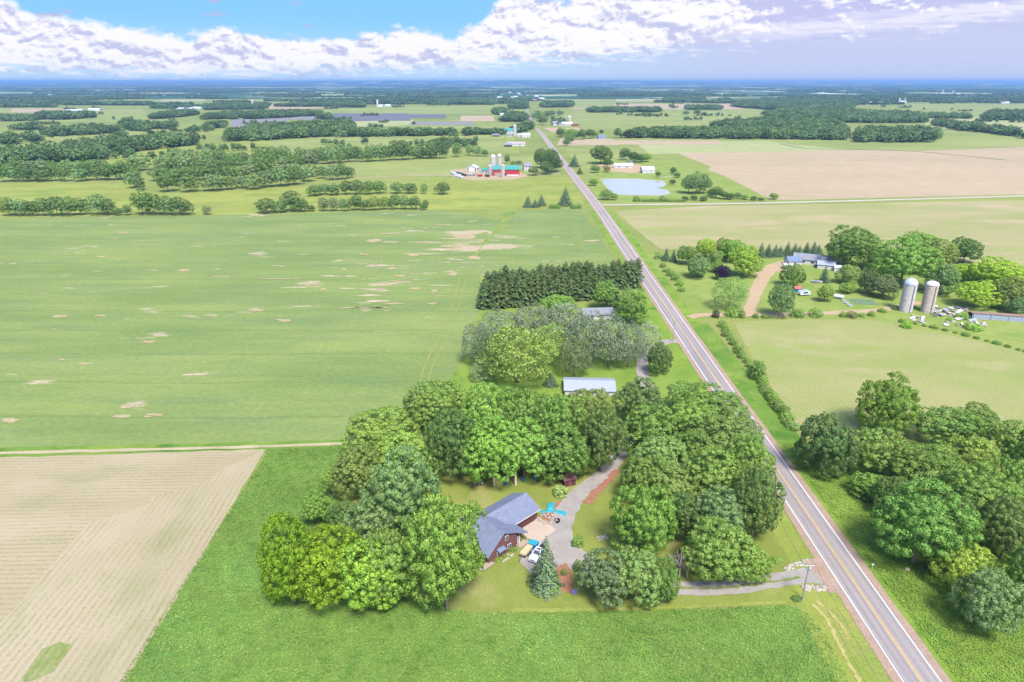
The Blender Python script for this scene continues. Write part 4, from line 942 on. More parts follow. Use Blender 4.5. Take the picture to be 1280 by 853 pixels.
def boat(px, py, rz, label):
    x, y, _ = P(px, py); t = thing('boat', label, 'boat', (x, y, 0), rz)
    b = MB(); n = 9; vs = []
    for i in range(n):
        u = i/(n-1); w = 1.05*(1 - max(0, (u - .45)/.55)**2); xx = -2.6 + 5.2*u; zz = .35 + .35*max(0, u - .6)
        vs += [(xx, -w, 1.15 + .2*u), (xx, -w*.6, zz), (xx, w*.6, zz), (xx, w, 1.15 + .2*u)]
    fs = [(i*4+k, i*4+4+k, i*4+5+k, i*4+1+k) for i in range(n-1) for k in range(3)] + [(3, 2, 1, 0), tuple(range((n-1)*4, n*4))]
    b.add(vs, fs); b.build('hull', M_WHITEMETAL, t)
    b = MB(); b.add([(v[0], v[1]*.96, v[2] + .02) for i, v in enumerate(vs) if i % 4 in (0, 3)], [(2*i, 2*i+2, 2*i+3, 2*i+1) for i in range(n-1)]); b.build('cover', M_GREYMETAL, t)
    b = MB(); b.box((-.6, 0, 1.45), (.1, 1.5, .5)); b.build('windscreen', M_GLASS, t)
boat(1021, 354, R(-20), 'grey covered boat on the lawn beside the lawn spruce')
x, y, _ = P(1048, 374)
t = thing('fuel_tank', 'white horizontal tank on legs behind the small lawn maple', 'tank', (x, y, 0), R(-35))
b = MB(); b.tube([(-2.3, 0, 1.3), (-2.1, 0, 1.3), (2.1, 0, 1.3), (2.3, 0, 1.3)], [.6, .95, .95, .6], 18); b.build('barrel', M_WHITEMETAL, t)
for s in (-1.4, 1.4): b = MB(); b.box((s, 0, .25), (.2, 1.4, .55)); b.build('leg', M_GREYMETAL, t)
for i, (px, py) in enumerate(((1054, 377), (1058, 380), (1062, 383))):
    x, y, _ = P(px, py); t = thing('stock_tank', f'{("first", "second", "third")[i]} round galvanised stock tank counting away from the white tank', 'stock tank', (x, y, 0), 0, 'stock tanks in a line')
    b = MB(); b.lathe([(1.0, 0), (1.05, .35), (1.0, .7), (.92, .7), (.9, .4)], 20); b.build('barrel', M_STEEL, t); b = MB(); b.lathe([(1.06, .66), (1.08, .72), (1.0, .74)], 20); b.build('rim', M_GREYMETAL, t)
# garden with pale rows
x, y, _ = P(1079, 378)
t = thing('vegetable_plot', 'grey green vegetable plot with thin rows near the lane', 'garden', (x, y, 0), R(-8))
for i in range(6):
    b = MB(); b.box((0, -4 + i*1.6, .2), (13, .7, .3), 0, .8); b.build('plant_row', solid('row_green_%d' % i, (150, 172, 140) if i % 2 else (126, 162, 112), .95, .3, 2, k=.4), t)
# rubble of the fallen barn
q = random.Random(21)
def debris(n, x0, x1, y0, y1, label):
    x, y, _ = P((x0 + x1)/2, (y0 + y1)/2); t = thing('rubble_heap', label, 'rubble', (x, y, 0))
    mats = [M_WHITEMETAL, M_STONE, M_GREYMETAL, M_WOODDECK, M_CONC, M_WHITEWALL]
    for i in range(n):
        xx, yy, _ = P(q.uniform(x0, x1), q.uniform(y0, y1)); b = MB(); k = q.random()
        if k < .5:
            l, w_ = q.uniform(1.2, 4.0), q.uniform(.6, 2.0); a = q.uniform(0, 3.1); zz = q.uniform(.2, 1.0)
            c_, s_ = cos(a), sin(a); dz = q.uniform(-.5, .7)
            b.slab([(xx - x + u*l/2*c_ - v*w_/2*s_, yy - y + u*l/2*s_ + v*w_/2*c_, max(.12, zz + dz*u*.5 + v*.2)) for u, v in ((-1, -1), (1, -1), (1, 1), (-1, 1))], .07)
            b.build('sheet', mats[q.choice((0, 0, 2, 5))], t)
        elif k < .75: b.rock((xx - x, yy - y, .25), (q.uniform(.4, 1.1), q.uniform(.4, .9), q.uniform(.4, .8)), i + 300); b.build('rock', mats[q.choice((1, 4))], t)
        else: a = q.uniform(0, 3); l = q.uniform(1, 2.6); b.tube([(xx - x - cos(a)*l, yy - y - sin(a)*l, .2), (xx - x + cos(a)*l, yy - y + sin(a)*l, q.uniform(.3, 1.3))], .12, 5); b.build('beam', mats[3], t)
debris(60, 1163, 1213, 384, 396, 'white sheets and stones of a fallen barn at the foot of the silo')
debris(46, 1182, 1234, 394, 410, 'grey rubble and beams lying in front of the corrugated wall')
debris(14, 1139, 1156, 396, 404, 'small scatter of stones in the weeds below the silos')
x, y, _ = P(1240, 402)
t = thing('lean_to_barn', 'low blue grey corrugated barn wall running out of the picture', 'barn', (x, y + 2, 0), R(-14))
b = MB()
for i in range(60): b.box((-7 + i*.5 + .25, 0 if i % 2 else .07, 1.35), (.5, .14, 2.7))
b.build('corrugated_wall', M_GREYMETAL, t)
b = MB(); b.slab([(-7.3, -.3, 2.8), (23.2, -.3, 2.8), (23.2, 5, 2.2), (-7.3, 5, 2.2)], .14); b.build('roof', solid('rusty_roof', (196, 160, 140), .8, .2, .6, k=.42), t)
b = MB(); b.box((8, 4.9, 1.0), (30, .15, 2.0)); b.build('rear_wall', M_REDWALL, t)
b = MB(); b.box((-7.15, 2.6, 1.1), (.1, 3.0, 2.1)); b.build('doorway', M_DARK, t)
for i in range(5): b = MB(); b.box((-6.5 + i*7, -.16, 1.35), (.2, .14, 2.7)); b.build('post', M_POLE, t)
# ------------------------------------------------------------------ trees round the homestead in front
HM = [ # cx, cy, rx, ry, tint, kind, label
 (361, 700, 37, 60, 'lime', 'broad', 'lime green maple at the left tip of the near tree block'),
 (408, 704, 46, 51, 'lime', 'broad', 'widest lime green tree, in the middle of the lime front'),
 (462, 716, 38, 44, (.125, .205, .022), 'broad', 'greener lime tree right of the two brightest limes'),
 (396, 634, 20, 21, 'bright', 'broad', 'small bright tree behind the lime maples'),
 (410, 603, 12, 20, 'bright', 'open', 'thin little tree standing out at the left edge, by the lush field'),
 (429, 646, 20, 20, 'dark', 'broad', 'dark green tree in the gap behind the lime maples'),
 (449, 586, 34, 32, 'olive', 'broad', 'olive tree with thin leaves below the top left corner of the block'),
 (506, 574, 46, 32, 'bright', 'broad', 'bright round tree behind the grey green giant'),
 (505, 618, 48, 56, 'grey', 'broad', 'grey green giant in the middle of the left tree block'),
 (462, 652, 35, 36, 'grey', 'broad', 'grey green tree below and left of the grey green giant'),
 (492, 702, 36, 48, 'mid', 'broad', 'mid green tree between the lime front and the tall front maple'),
 (556, 693, 49, 72, (.098, .19, .035), 'broad', 'tall bright green maple right beside the red house'),
 (592, 648, 16, 22, 'bright', 'broad', 'leafy tree touching the rear corner of the red house'),
 (478, 539, 44, 29, 'bright', 'broad', 'broad tree at the top left corner, beside the field lane'),
 (545, 504, 39, 31, 'mid', 'broad', 'tree at the top of the row nearest the silver grove'),
 (562, 552, 33, 46, 'dark', 'broad', 'darker grey green tree at the left of the back row'),
 (610, 517, 35, 38, 'bright', 'broad', 'bright upper crown, second in the back row'),
 (614, 560, 40, 42, (.088, .185, .030), 'broad', 'big bright maple over the bare trunks behind the house'),
 (655, 523, 34, 40, 'mid', 'broad', 'mid green upper crown straight behind the house'),
 (655, 561, 36, 38, 'bright', 'broad', 'round bright maple hanging over the blue barrels'),
 (697, 530, 33, 44, 'mid', 'broad', 'tall tree of the back row right of the house'),
 (704, 566, 34, 34, 'mid', 'broad', 'low wide tree overhanging the small red shed'),
 (735, 516, 30, 34, 'olive', 'broad', 'olive green crown in front of the pale roofed shed'),
 (752, 545, 29, 44, 'dark', 'broad', 'dark tall tree where the drive goes under the leaves'),
 (800, 503, 31, 30, 'deep', 'broad', 'darkest round tree just below the shed drive'),
 (850, 495, 17, 17, 'pale', 'open', 'small pale tree at the top of the right block'),
 (888, 511, 42, 24, 'mid', 'broad', 'wide tree at the top right of the block, next to the road'),
 (813, 537, 37, 34, 'mid', 'broad', 'tree above the bend of the gravel drive, upper left of right block'),
 (862, 529, 35, 30, 'bright', 'broad', 'bright tree just behind the yellowish crown'),
 (907, 552, 50, 37, 'olive', 'broad', 'yellowish olive crown, broadest in the right block'),
 (826, 574, 35, 32, 'pale', 'broad', 'pale green tree left of the yellowish crown'),
 (935, 582, 32, 42, 'mid', 'broad', 'mid green tree closest to the road edge line'),
 (893, 596, 40, 38, 'mid', 'broad', 'round tree in the very centre of the right block'),
 (842, 610, 32, 30, 'olive', 'broad', 'olive tree left of the centre of the right block'),
 (946, 626, 29, 50, 'dark', 'broad', 'dark tall tree at the right edge above the driveway mouth'),
 (903, 642, 38, 36, 'bluish', 'broad', 'bluish green tree above the dead tree'),
 (806, 650, 41, 47, (.078, .165, .030), 'broad', 'large leafy tree overhanging the lawn inside the driveway loop'),
 (899, 688, 44, 40, 'mid', 'broad', 'low spreading tree at the bottom of the right block above the drive'),
 (940, 702, 23, 22, 'bright', 'broad', 'small bright tree at the lower right corner of the block'),
 (852, 642, 26, 30, 'dark', 'broad', 'dark crown directly behind the bare dead tree'), (872, 566, 28, 28, 'mid', 'broad', 'crown filling the gap left of the yellowish crown'), (535, 650, 24, 40, 'mid', 'broad', 'shaded crown between the grey green giant and the front maple'),
 (808, 598, 27, 30, 'mid', 'broad', 'green tree hanging over the upper end of the red edging'),
 (756, 720, 35, 34, 'sage', 'broad', 'sage green tree beside the red bed, left of the three on the drive'),
 (797, 718, 34, 36, 'pale', 'broad', 'middle tree of the three in the driveway loop bottom'),
 (829, 724, 20, 28, 'mid', 'broad', 'darker right hand tree of the three along the driveway'),
]
for cx, cy, rx, ry, ti, kd, lab in HM: tree_at(cx, cy, rx, ry, ti, lab, kd, 'trees round the red house', grow=1.09)
x, y, a_, h_ = fit(849, 678, 16, 30)
t = thing('dead_tree', 'bare grey dead tree standing in the gap of the right tree block', 'dead tree', (x - 1, y - 6, 0))
for i, (dx, dy) in enumerate(((0, 0), (1.8, .8), (-1.5, .6))):
    o = link('trunk', BARE[i % 2], t, (dx, dy, 0)); o.scale = (h_*.6, h_*.6, h_*(.85 - .1*i)); o.rotation_euler = (R(4*i), R(-5*i), i*1.3)
# visible trunks behind the house
for px, py, lab in ((617.5, 607.5, 'pale bare tree trunk nearest the firewood heap'), (635, 604, 'slim bare trunk between the firewood and the barrels'), (644.5, 606.5, 'straight pale trunk just right of the blue barrel')):
    x, y, _ = P(px, py); b = MB(); b.tube([(0, 0, -.1), (0, .1, 2.5), (.1, .3, 7)], [.34, .27, .2], 8); tag(b.build('tree_trunk', M_PALEBARK, None, (x, y, 0)), lab, 'tree trunk')
tree_on(682, 742, 66, 36, (.085, .125, .085), 'pointed blue grey spruce in front of the pickup', 'spruce', cat='spruce', clear=.02)
shrub(722, 685, 17, 15, 'bright', 'round green bush on the lawn inside the drive loop'); shrub(690, 742, 14, 18, 'bright', 'bright low bush at the foot of the blue grey spruce')
shrub(700, 622, 18, 18, (.20, .25, .10), 'pale flowering bush between the red shed and the tarps'); shrub(972, 704, 9, 14, 'bright', 'lone bush beside the row of stones above the driveway')
shrub(705, 720, 10, 8, 'olive', 'olive shrub along the left edge of the red bed'); shrub(722, 715, 16, 12, 'olive', 'olive shrub between the red bed and the drive')
shrub(641, 690, 7, 9, 'mid', 'green shrub by the porch step'); shrub(622, 703, 7, 10, 'bright', 'green shrub under the gable window'); shrub(630, 697, 5, 7, 'olive', 'tiny shrub midway along the gable wall')
shrub(996, 752, 7, 12, 'dark', 'dark tuft of weeds at the foot of the near pole')

# -- wood right of the road
RW = [(1035, 553, 33, 40, 'deep', 'broad', 'dark round tree standing alone nearest the road'), (1111, 506, 33, 38, (.085, .16, .022), 'broad', 'tallest tree of the right wood, against the pale field'),
 (1102, 566, 40, 34, 'mid', 'open', 'loose leafy tree in front of the tallest one'), (1090, 607, 24, 16, 'bright', 'broad', 'low small tree leaning over the grass near the dark round tree'),
 (1187, 534, 41, 27, 'mid', 'open', 'open crowned tree at the far edge of the right wood'), (1221, 526, 25, 22, 'mid', 'broad', 'rounder crown beside the open crowned tree'),
 (1160, 588, 48, 37, 'mid', 'broad', 'wide flat crown in the upper middle of the right wood'), (1153, 656, 52, 54, (.070, .155, .034), 'broad', 'biggest tree of the right wood, nearest its grass verge'),
 (1214, 566, 34, 27, (.13, .19, .04), 'broad', 'pale yellow green crown behind the wide flat crown'), (1264, 548, 28, 28, 'mid', 'open', 'thin leaved tree at the far right of the wood'),
 (1225, 622, 45, 43, 'mid', 'broad', 'round crown right of the biggest tree'), (1268, 610, 30, 40, 'mid', 'broad', 'tall crown cut by the right side, beside the round crown'),
 (1262, 660, 34, 40, 'dark', 'broad', 'darker crown deep at the right side of the wood'), (1208, 706, 34, 32, (.15, .20, .03), 'broad', 'yellow green tree below the biggest tree'),
 (1240, 750, 39, 42, 'bluish', 'broad', 'bluish green tree at the lower end of the wood'), (1292, 720, 30, 46, 'mid', 'broad', 'tree mostly cut off by the right side at the lower end'),
 (1296, 560, 30, 30, 'mid', 'broad', 'tree barely showing at the far right edge of the wood'), (1120, 620, 24, 26, 'dark', 'broad', 'dark crown in the hollow left of the biggest tree'), (1192, 652, 30, 36, 'dark', 'broad', 'dark crown squeezed behind the biggest tree')]
for cx, cy, rx, ry, ti, kd, lab in RW: tree_at(cx, cy, rx, ry, ti, lab, kd, 'trees of the wood right of the road', grow=1.09)
b = MB(); b.rock((0, 0, .25), (.7, .6, .5), 77); x, y, _ = P(1134, 713); tag(b.build('boulder', M_STONE, None, (x, y, 0)), 'single grey boulder in the shade under the biggest tree', 'boulder')

# -- the silver grove
GR = [(596, 430, 17, 24, 'silver', 'airy', 'thin grey tree at the left end of the silver grove'), (627, 412, 27, 22, 'silver', 'airy', 'wide silver crown behind the left yellow green tree'),
 (668, 402, 24, 20, 'silver', 'airy', 'silver crown right behind the big yellow green tree'), (706, 402, 26, 21, 'silver', 'airy', 'silver crown under the round bright tree'),
 (733, 423, 26, 31, 'silver', 'airy', 'tall silver tree in the middle of the grove'), (762, 428, 22, 31, 'silver', 'airy', 'tall silver tree left of the drive trunks'),
 (786, 431, 19, 27, 'silver', 'airy', 'silver tree with a visible trunk beside the grove drive'), (809, 428, 15, 22, (.20, .19, .15), 'airy', 'palest almost leafless tree over the grove drive'),
 (647, 444, 40, 36, (.135, .185, .045), 'airy', 'big yellow green tree in front of the grove'), (687, 432, 20, 24, (.13, .18, .05), 'airy', 'smaller yellow green tree beside the big one'),
 (719, 446, 19, 24, 'sage', 'airy', 'sage tree just behind the pale shed roof'), (605, 462, 16, 12, (.17, .20, .11), 'airy', 'low grey bush at the lower left of the grove'), (615, 440, 20, 26, 'sage', 'airy', 'sage tree in the left half of the grove'),
 (825, 446, 16, 21, 'deep', 'broad', 'dark round tree right of the grove drive'), (697, 381, 20, 14, 'bright', 'broad', 'round bright tree in front of the pine windbreak'),
 (758, 369, 18, 18, 'mid', 'broad', 'soft green tree at the right front of the windbreak'), (790, 383, 21, 22, 'mid', 'broad', 'round tree beside the road right of the grey roof')]
for cx, cy, rx, ry, ti, kd, lab in GR: tree_at(cx, cy, rx, ry, ti, lab, kd, 'trees of the silver grove')
tree_on(771, 391, 38, 18, 'spruce', 'dark pointed spruce between the two round trees by the grey roof', 'spruce', cat='spruce')
tree_on(688, 484, 20, 15, 'spruce', 'small blue spruce at the left end of the pale roofed shed', 'spruce', cat='spruce')
shrub(857, 487, 13, 22, 'mid', 'green bush beside the road below the grove drive'); shrub(842, 488, 9, 14, 'olive', 'olive bush left of the bush by the road')
# windbreak: three ranks of pines
nw = ('front', 'middle', 'back'); q = random.Random(3)
for r_, (xa, ya, xb, yb) in enumerate(((607, 386, 752, 372), (607, 376, 792, 359), (609, 367, 797, 351))):
    n = (19, 24, 24)[r_]
    for i in range(n):
        u = i/(n - 1)
        x, y, _ = P(xa + (xb - xa)*u, ya + (yb - ya)*u)
        tree(x + q.uniform(-.6, .6), y + q.uniform(-.6, .6), q.uniform(2.7, 3.5), q.uniform(10.9, 13.9), 'pine', f'{ordinal(i)} pine from the field end in the {nw[r_]} rank of the windbreak', 'pine', 'pines of the windbreak', 'pine', clear=.02)

# -- trees of the farmstead right of the road
FM = [(859, 318, 13, 12, 'mid', 'broad', 'dense tree next to the two small dark spruces'), (883, 310, 13, 12, (.17, .25, .02), 'broad', 'yellow green tree at the back of the farm orchard'),
 (908, 309, 13, 12, 'mid', 'broad', 'mid green tree behind the pale round one'), (895, 320, 9, 8, 'pale', 'broad', 'pale round tree between yellow green and purple trees'), (873, 333, 15, 14, 'grey', 'broad', 'round grey green tree alone on the orchard lawn'),
 (896, 332, 8, 8, 'bright', 'broad', 'little bright tree above the purple one'), (903, 340, 9, 9, 'purple', 'broad', 'dark purple leaved tree on the lawn'), (931, 326, 20, 20, (.15, .24, .03), 'broad', 'largest yellow green tree beside the tan drive'),
 (917, 313, 16, 14, 'bright', 'broad', 'bright tree behind the largest yellow green tree'), (913, 367, 18, 19, 'pale', 'airy', 'pale thin leaved tree in the front lawn left of the tan drive'),
 (990, 343, 13, 14, 'mid', 'broad', 'dense dark tree in front of the lavender garage'), (977, 374, 16, 21, 'bluish', 'broad', 'tall tree at the corner of the lane and the tan drive'),
 (1032, 366, 10, 10, 'bright', 'broad', 'small round maple with a bare stem on the lawn'), (1004, 347, 4, 6, 'deep', 'broad', 'small dark bushy tree right of the garage tree'),
 (1066, 308, 29, 26, 'mid', 'broad', 'great tree right of the ranch house'), (1131, 328, 40, 31, (.085, .165, .034), 'broad', 'largest farm tree, behind the silos'), (1150, 304, 24, 14, 'bright', 'broad', 'bright crown at the back of the largest farm tree'),
 (1174, 317, 22, 19, 'olive', 'broad', 'olive crown behind the silos on the right'), (1208, 312, 18, 16, 'dark', 'broad', 'dark tree with a bare trunk standing apart at the field edge'), (1061, 342, 14, 12, 'pale', 'broad', 'pale tree beside the ranch house annex'),
 (1106, 358, 17, 14, 'sage', 'broad', 'rounded sage tree left of the silos'), (1180, 348, 18, 20, 'grey', 'broad', 'grey green tree right of the tan silo'), (1086, 350, 12, 16, 'deep', 'broad', 'dark tree in the shade between great and largest tree'),
 (1050, 318, 12, 13, (.16, .16, .12), 'airy', 'grey twiggy tree touching the ranch house roof'), (1092, 318, 18, 18, 'mid', 'broad', 'mid tree joining the great and the largest farm trees'),
 (1208, 341, 17, 12, (.17, .22, .015), 'broad', 'leftmost yellow tree of the yellow clump'), (1248, 341, 31, 17, (.17, .22, .015), 'broad', 'widest yellow tree at the back of the yellow clump'), (1221, 367, 25, 17, (.17, .225, .018), 'broad', 'front yellow green tree of the yellow clump'),
 (1266, 366, 21, 20, 'olive', 'broad', 'greener tree at the right of the yellow clump'), (1272, 382, 13, 11, 'bluish', 'broad', 'bluish bushy tree below the yellow clump'), (1060, 359, 9, 7, 'bright', 'broad', 'small bright bushy tree below the pale annex tree')]
for cx, cy, rx, ry, ti, kd, lab in FM: tree_at(cx, cy, rx, ry, ti, lab, kd, 'trees of the farmstead right of the road')
for px, py, hp, lab in ((833, 327, 18, 'left one of two small dark spruces by the road hedge'), (842, 328, 17, 'right one of two small dark spruces by the road hedge'), (1031, 354, 24, 'grey green spruce on the lawn in front of the ranch house')):
    tree_on(px, py, hp, 9 if py < 340 else 11, 'spruce', lab, 'spruce', cat='spruce')
for i in range(10): tree_on(953 + i*8.0 + (i % 3 - 1), 322.5 - i*.4, (20, 18, 16, 14, 19, 17, 13, 18, 18, 13)[i], 11, 'spruce', f'{ordinal(i)} spruce from the drive end in the row behind the ranch house', 'spruce', 'spruces in a row', 'spruce')
for i, (px, py, hp, wp, ti) in enumerate(((824, 324, 10, 12, 'pale'), (829, 335, 7, 9, 'olive'), (834, 341, 8, 11, 'pale'), (839, 346, 9, 12, 'mid'), (845, 351, 9, 12, 'mid'), (850, 358, 10, 11, 'bright'), (852, 365, 7, 9, 'mid'))):
    shrub(px, py, hp, wp, ti, f'{ordinal(i)} bush from the far end of the hedge along the farm lawn', 'bushes between road and farm lawn')
for px, py, hp, wp, ti, lab in ((895, 398, 12, 10, (.075, .055, .05), 'dusky purple bush by the farm lane mouth'), (915, 397, 15, 15, 'bright', 'bright bush by the lane left of the tan drive'), (927, 398, 11, 10, 'mid', 'green bush right of the bright lane bush'), (945, 398, 7, 8, 'mid', 'low bush at the foot of the tan drive'),
        (958, 398, 5, 12, 'olive', 'low weedy bush below the lane and the tall corner tree'), (998, 397, 12, 20, 'mid', 'wide bush along the lane right of the tall corner tree'), (1021, 397, 13, 17, 'bright', 'round bush on the lane below the small maple'),
        (1065, 398, 10, 14, (.11, .11, .06), 'brownish bush along the lane toward the silos'), (1054, 397, 8, 8, 'bright', 'little bright bush left of the brownish one'), (1090, 396, 8, 9, 'mid', 'small bush on the lane just before the silos'), (1078, 397, 7, 8, 'bright', 'bright weedy bush right of the brownish one'),
        (1135, 411, 11, 14, (.13, .24, .02), 'vivid green bush below the pale silo'), (1205, 400, 11, 15, 'bright', 'bright bush growing out of the barn rubble'), (1188, 402, 6, 8, 'bright', 'tiny bright bush in the middle of the rubble'), (1122, 388, 5, 12, 'dark', 'dark weeds left of the pale silo'), (1104, 391, 6, 12, 'mid', 'weedy bush at the end of the tan lane'),
        (1249, 386, 8, 14, 'bright', 'bush in front of the yellow clump'), (1220, 414, 6, 22, (.12, .22, .03), 'low bright weeds in front of the grey rubble')):
    shrub(px, py, hp, wp, ti, lab)
# -- hedge between road and pale field
q = random.Random(5)
for i in range(24):
    u = i/23; px = 903 + (992 - 903)*u**1.02; py = 410 + (538 - 410)*u
    big = 1.9 if i in (11, 12) else 1
    shrub(px + q.uniform(-2, 2), py, q.uniform(9, 14)*(.8 + .5*u)*big, q.uniform(10, 15)*(.8 + .6*u)*(1.25 if big > 1 else 1), ('mid', 'bright', 'olive', 'pale')[i % 4], f'{ordinal(i)} bush from the farm lane end in the hedge along the road', 'bushes in the hedge along the road')
for i in range(14):
    u = i/13; shrub(1130 + 170*u, 404 + 42*u**1.2, 3.6, (11, 8, 6)[i % 3], ('mid', 'dark', 'olive')[i % 3], f'{ordinal(i)} weed clump from the silos along the upper edge of the pale field', 'weeds along the pale field', 'weed_clump', 'weeds')

# ------------------------------------------------------------------ hedgerows and woods of the middle distance, tree by tree
def row(items, desc, group, tints=('dark', 'deep', 'deep', 'bluish'), kind='small'):
    for i, it in enumerate(items):
        px, py, hp, wp = it[:4]; ti = it[4] if len(it) > 4 else tints[(i*7 + i//3) % len(tints)]
        tree_on(px, py, hp, wp, ti, f'{ordinal(i)} tree in the wood by the track, counted from its front left corner' if desc == 'WOOD' else f'{ordinal(i)} tree from the left {desc}', kind, group)
q = random.Random(12)
def line(x0, y0, x1, y1, n, h, w, jit=.25):
    return [(x0 + (x1 - x0)*(i + q.uniform(-.25, .25))/(n - 1), y0 + (y1 - y0)*i/(n - 1) + q.uniform(-.8, .8)*jit*4, h*q.uniform(.72, 1.3), w*q.uniform(.75, 1.3)) for i in range(n)]
row([(8, 271, 24, 22), (24, 271, 22, 20), (38, 271, 20, 16), (52, 271, 24, 18), (68, 271, 26, 22), (84, 271, 25, 20), (100, 270, 22, 18), (120, 270, 28, 22), (133, 270, 22, 18), (147, 270, 10, 10), (158, 270, 14, 10), (176, 270, 32, 24), (192, 270, 28, 20), (205, 270, 26, 18), (220, 270, 24, 20), (232, 270, 20, 16), (258, 269, 12, 11, 'sage')], 'end of the hedgerow closing the big green field', 'trees closing the big green field')
row([(331, 268, 20, 24, 'deep'), (348, 267, 16, 16), (362, 266, 28, 24), (376, 266, 18, 16), (388, 265, 9, 10), (404, 265, 18, 12, 'sage'), (416, 265, 18, 14, 'sage'), (430, 265, 17, 12), (444, 264, 20, 16), (456, 264, 14, 12), (467, 264, 18, 16, 'olive'), (480, 263, 17, 14, 'olive'), (493, 263, 20, 15), (506, 263, 19, 15), (518, 263, 18, 14), (529, 263, 9, 10), (532, 260, 10, 7)], 'of the hedgerow above the bare patches', 'hedgerow above the bare patches')
row([(392, 246, 15, 18), (404, 244, 14, 14), (416, 245, 15, 16), (432, 244, 18, 14), (445, 244, 19, 17), (460, 244, 18, 15), (474, 243, 17, 16), (495, 243, 15, 16), (512, 243, 14, 16), (530, 243, 14, 8, 'olive'), (553, 244, 16, 17)], 'in the row behind that hedgerow in the lime pasture', 'row in the lime pasture')
row(line(2, 228, 162, 226, 13, 21, 18) + [(165, 236, 22, 20), (174, 238, 16, 12)], 'in the thick hedge beyond the lime strip', 'thick hedge beyond the lime strip')
row(line(6, 218, 176, 214, 12, 17, 18), 'in the rear rank of the thick hedge', 'thick hedge beyond the lime strip', ('grey', 'mid', 'sage', 'dark'))
wood = [(207, 241, 26, 24), (235, 241, 22, 22), (263, 240, 22, 26), (283, 238, 18, 18), (300, 236, 16, 18), (316, 238, 20, 20), (331, 235, 22, 22), (349, 234, 24, 24), (367, 232, 22, 22), (384, 228, 22, 18)]
wood += line(198, 228, 380, 222, 12, 20, 20) + line(200, 218, 388, 212, 13, 20, 19) + line(222, 208, 390, 204, 11, 18, 18)
row(wood, 'WOOD', 'wood left of the farm track', ('dark', 'grey', 'dark', 'deep', 'sage'))
row([(401, 224, 16, 14), (415, 226, 20, 18), (427, 225, 20, 16), (437, 223, 14, 12)], 'of the four at the end of the farm track', 'four trees at the track end')
row(line(391, 206, 556, 198, 19, 20, 13) + [(571, 197, 18, 11), (587, 195, 14, 10), (597, 196, 13, 11), (606, 196, 9, 8)], 'in the tall straight row left of the red barn', 'tall straight row left of the barn', ('deep', 'dark', 'grey', 'dark'))
row(line(396, 200, 540, 194, 12, 15, 13), 'in the rear of the tall straight row', 'tall straight row left of the barn', ('grey', 'dark'))
# around the barn farm
row([(667, 220, 12, 14, 'sage'), (676, 211, 26, 18, 'deep'), (690, 217, 32, 20, 'deep'), (683, 219, 18, 18), (697, 215, 18, 14, 'deep')], 'of the dark clump between barn farm and road', 'clump between barn farm and road', kind='broad')
row([(634, 205, 11, 7, 'deep'), (642, 206, 5, 8), (649, 206, 5, 8)], 'behind the teal barn roof', 'trees behind the teal barn')
for i, (px, py, hp, wp) in enumerate(((660, 260, 16, 11), (669, 260, 11, 9), (677, 258, 15, 11), (707, 258, 25, 16))):
    tree_on(px, py, hp, wp, 'spruce', ('tallest of three spruces in a clump left of the road', 'shortest of three spruces in a clump left of the road', 'right hand of three spruces in a clump left of the road', 'lone tall spruce left of the road at the side road')[i], 'spruce', 'spruces by the pasture corner', 'spruce')
for i, (px, wp) in enumerate(((690, 8), (697, 9), (717, 9), (724, 7))): shrub(px, 261, 6, wp, 'mid', f'{ordinal(i)} low bush round the lone tall spruce', 'bushes round the lone spruce')
# right of the road
row([(708, 183, 9, 10), (712, 180, 12, 12), (752, 206, 25, 28, 'dark'), (760, 210, 12, 14), (744, 217, 11, 12, 'grey'), (759, 216, 9, 9, (.2, .13, .04)), (742, 233, 10, 12, 'bright'), (782, 201, 16, 16, 'deep'), (792, 203, 14, 14), (799, 204, 12, 12), (808, 203, 12, 14, 'bright'), (823, 222, 8, 7), (842, 218, 9, 9), (847, 223, 8, 9), (841, 231, 7, 8), (758, 251, 15, 17, 'grey'), (768, 251, 10, 10, 'bright')], 'round the pond and its white house', 'trees round the pond', kind='broad')
row([(718, 209, 16, 12, 'spruce'), (725, 218, 9, 7, 'deep')], 'of two dark firs by the pond road', 'firs by the pond road', kind='spruce')
row([(862, 243, 26, 20, 'grey'), (871, 244, 29, 20, 'grey'), (881, 243, 27, 18, 'grey'), (889, 246, 10, 10), (897, 249, 16, 16), (905, 250, 12, 12), (913, 250, 9, 12, 'deep'), (923, 249, 9, 9), (932, 250, 7, 10, 'bright'), (943, 251, 6, 9), (952, 251, 4, 8), (968, 250, 9, 11, 'bright'), (857, 251, 6, 10, 'deep'), (868, 251, 7, 10, 'deep'), (880, 252, 7, 10, 'deep')], 'of the poplar clump by the side road', 'poplar clump by the side road', kind='broad')
for i in range(10): shrub(795 + i*6.6, 252.5, (8, 5, 4, 5, 5, 8, 5, 4, 4, 3)[i], 8, ('mid', 'bright', 'grey')[i % 3], f'{ordinal(i)} low bush from the left along the pond end of the side road', 'bushes along the side road')
row([(700, 172, 12, 11), (706, 171, 11, 13, (.19, .24, .03)), (716, 175, 14, 16, 'bright'), (727, 175, 13, 14), (738, 174, 13, 14), (745, 172, 8, 8, (.15, .2, .04)), (752, 168, 6, 5, 'deep'), (772, 173, 13, 10, 'deep')], 'of the green clump by the far grey shed', 'green clump right of the road', kind='broad')
row([(678, 157, 14, 13, 'deep'), (668, 149, 8, 8), (672, 147, 8, 10), (684, 147, 8, 9), (691, 152, 7, 6), (690, 146, 8, 9), (700, 145, 7, 9)], 'beside the bend before the east farm', 'trees at the bend')
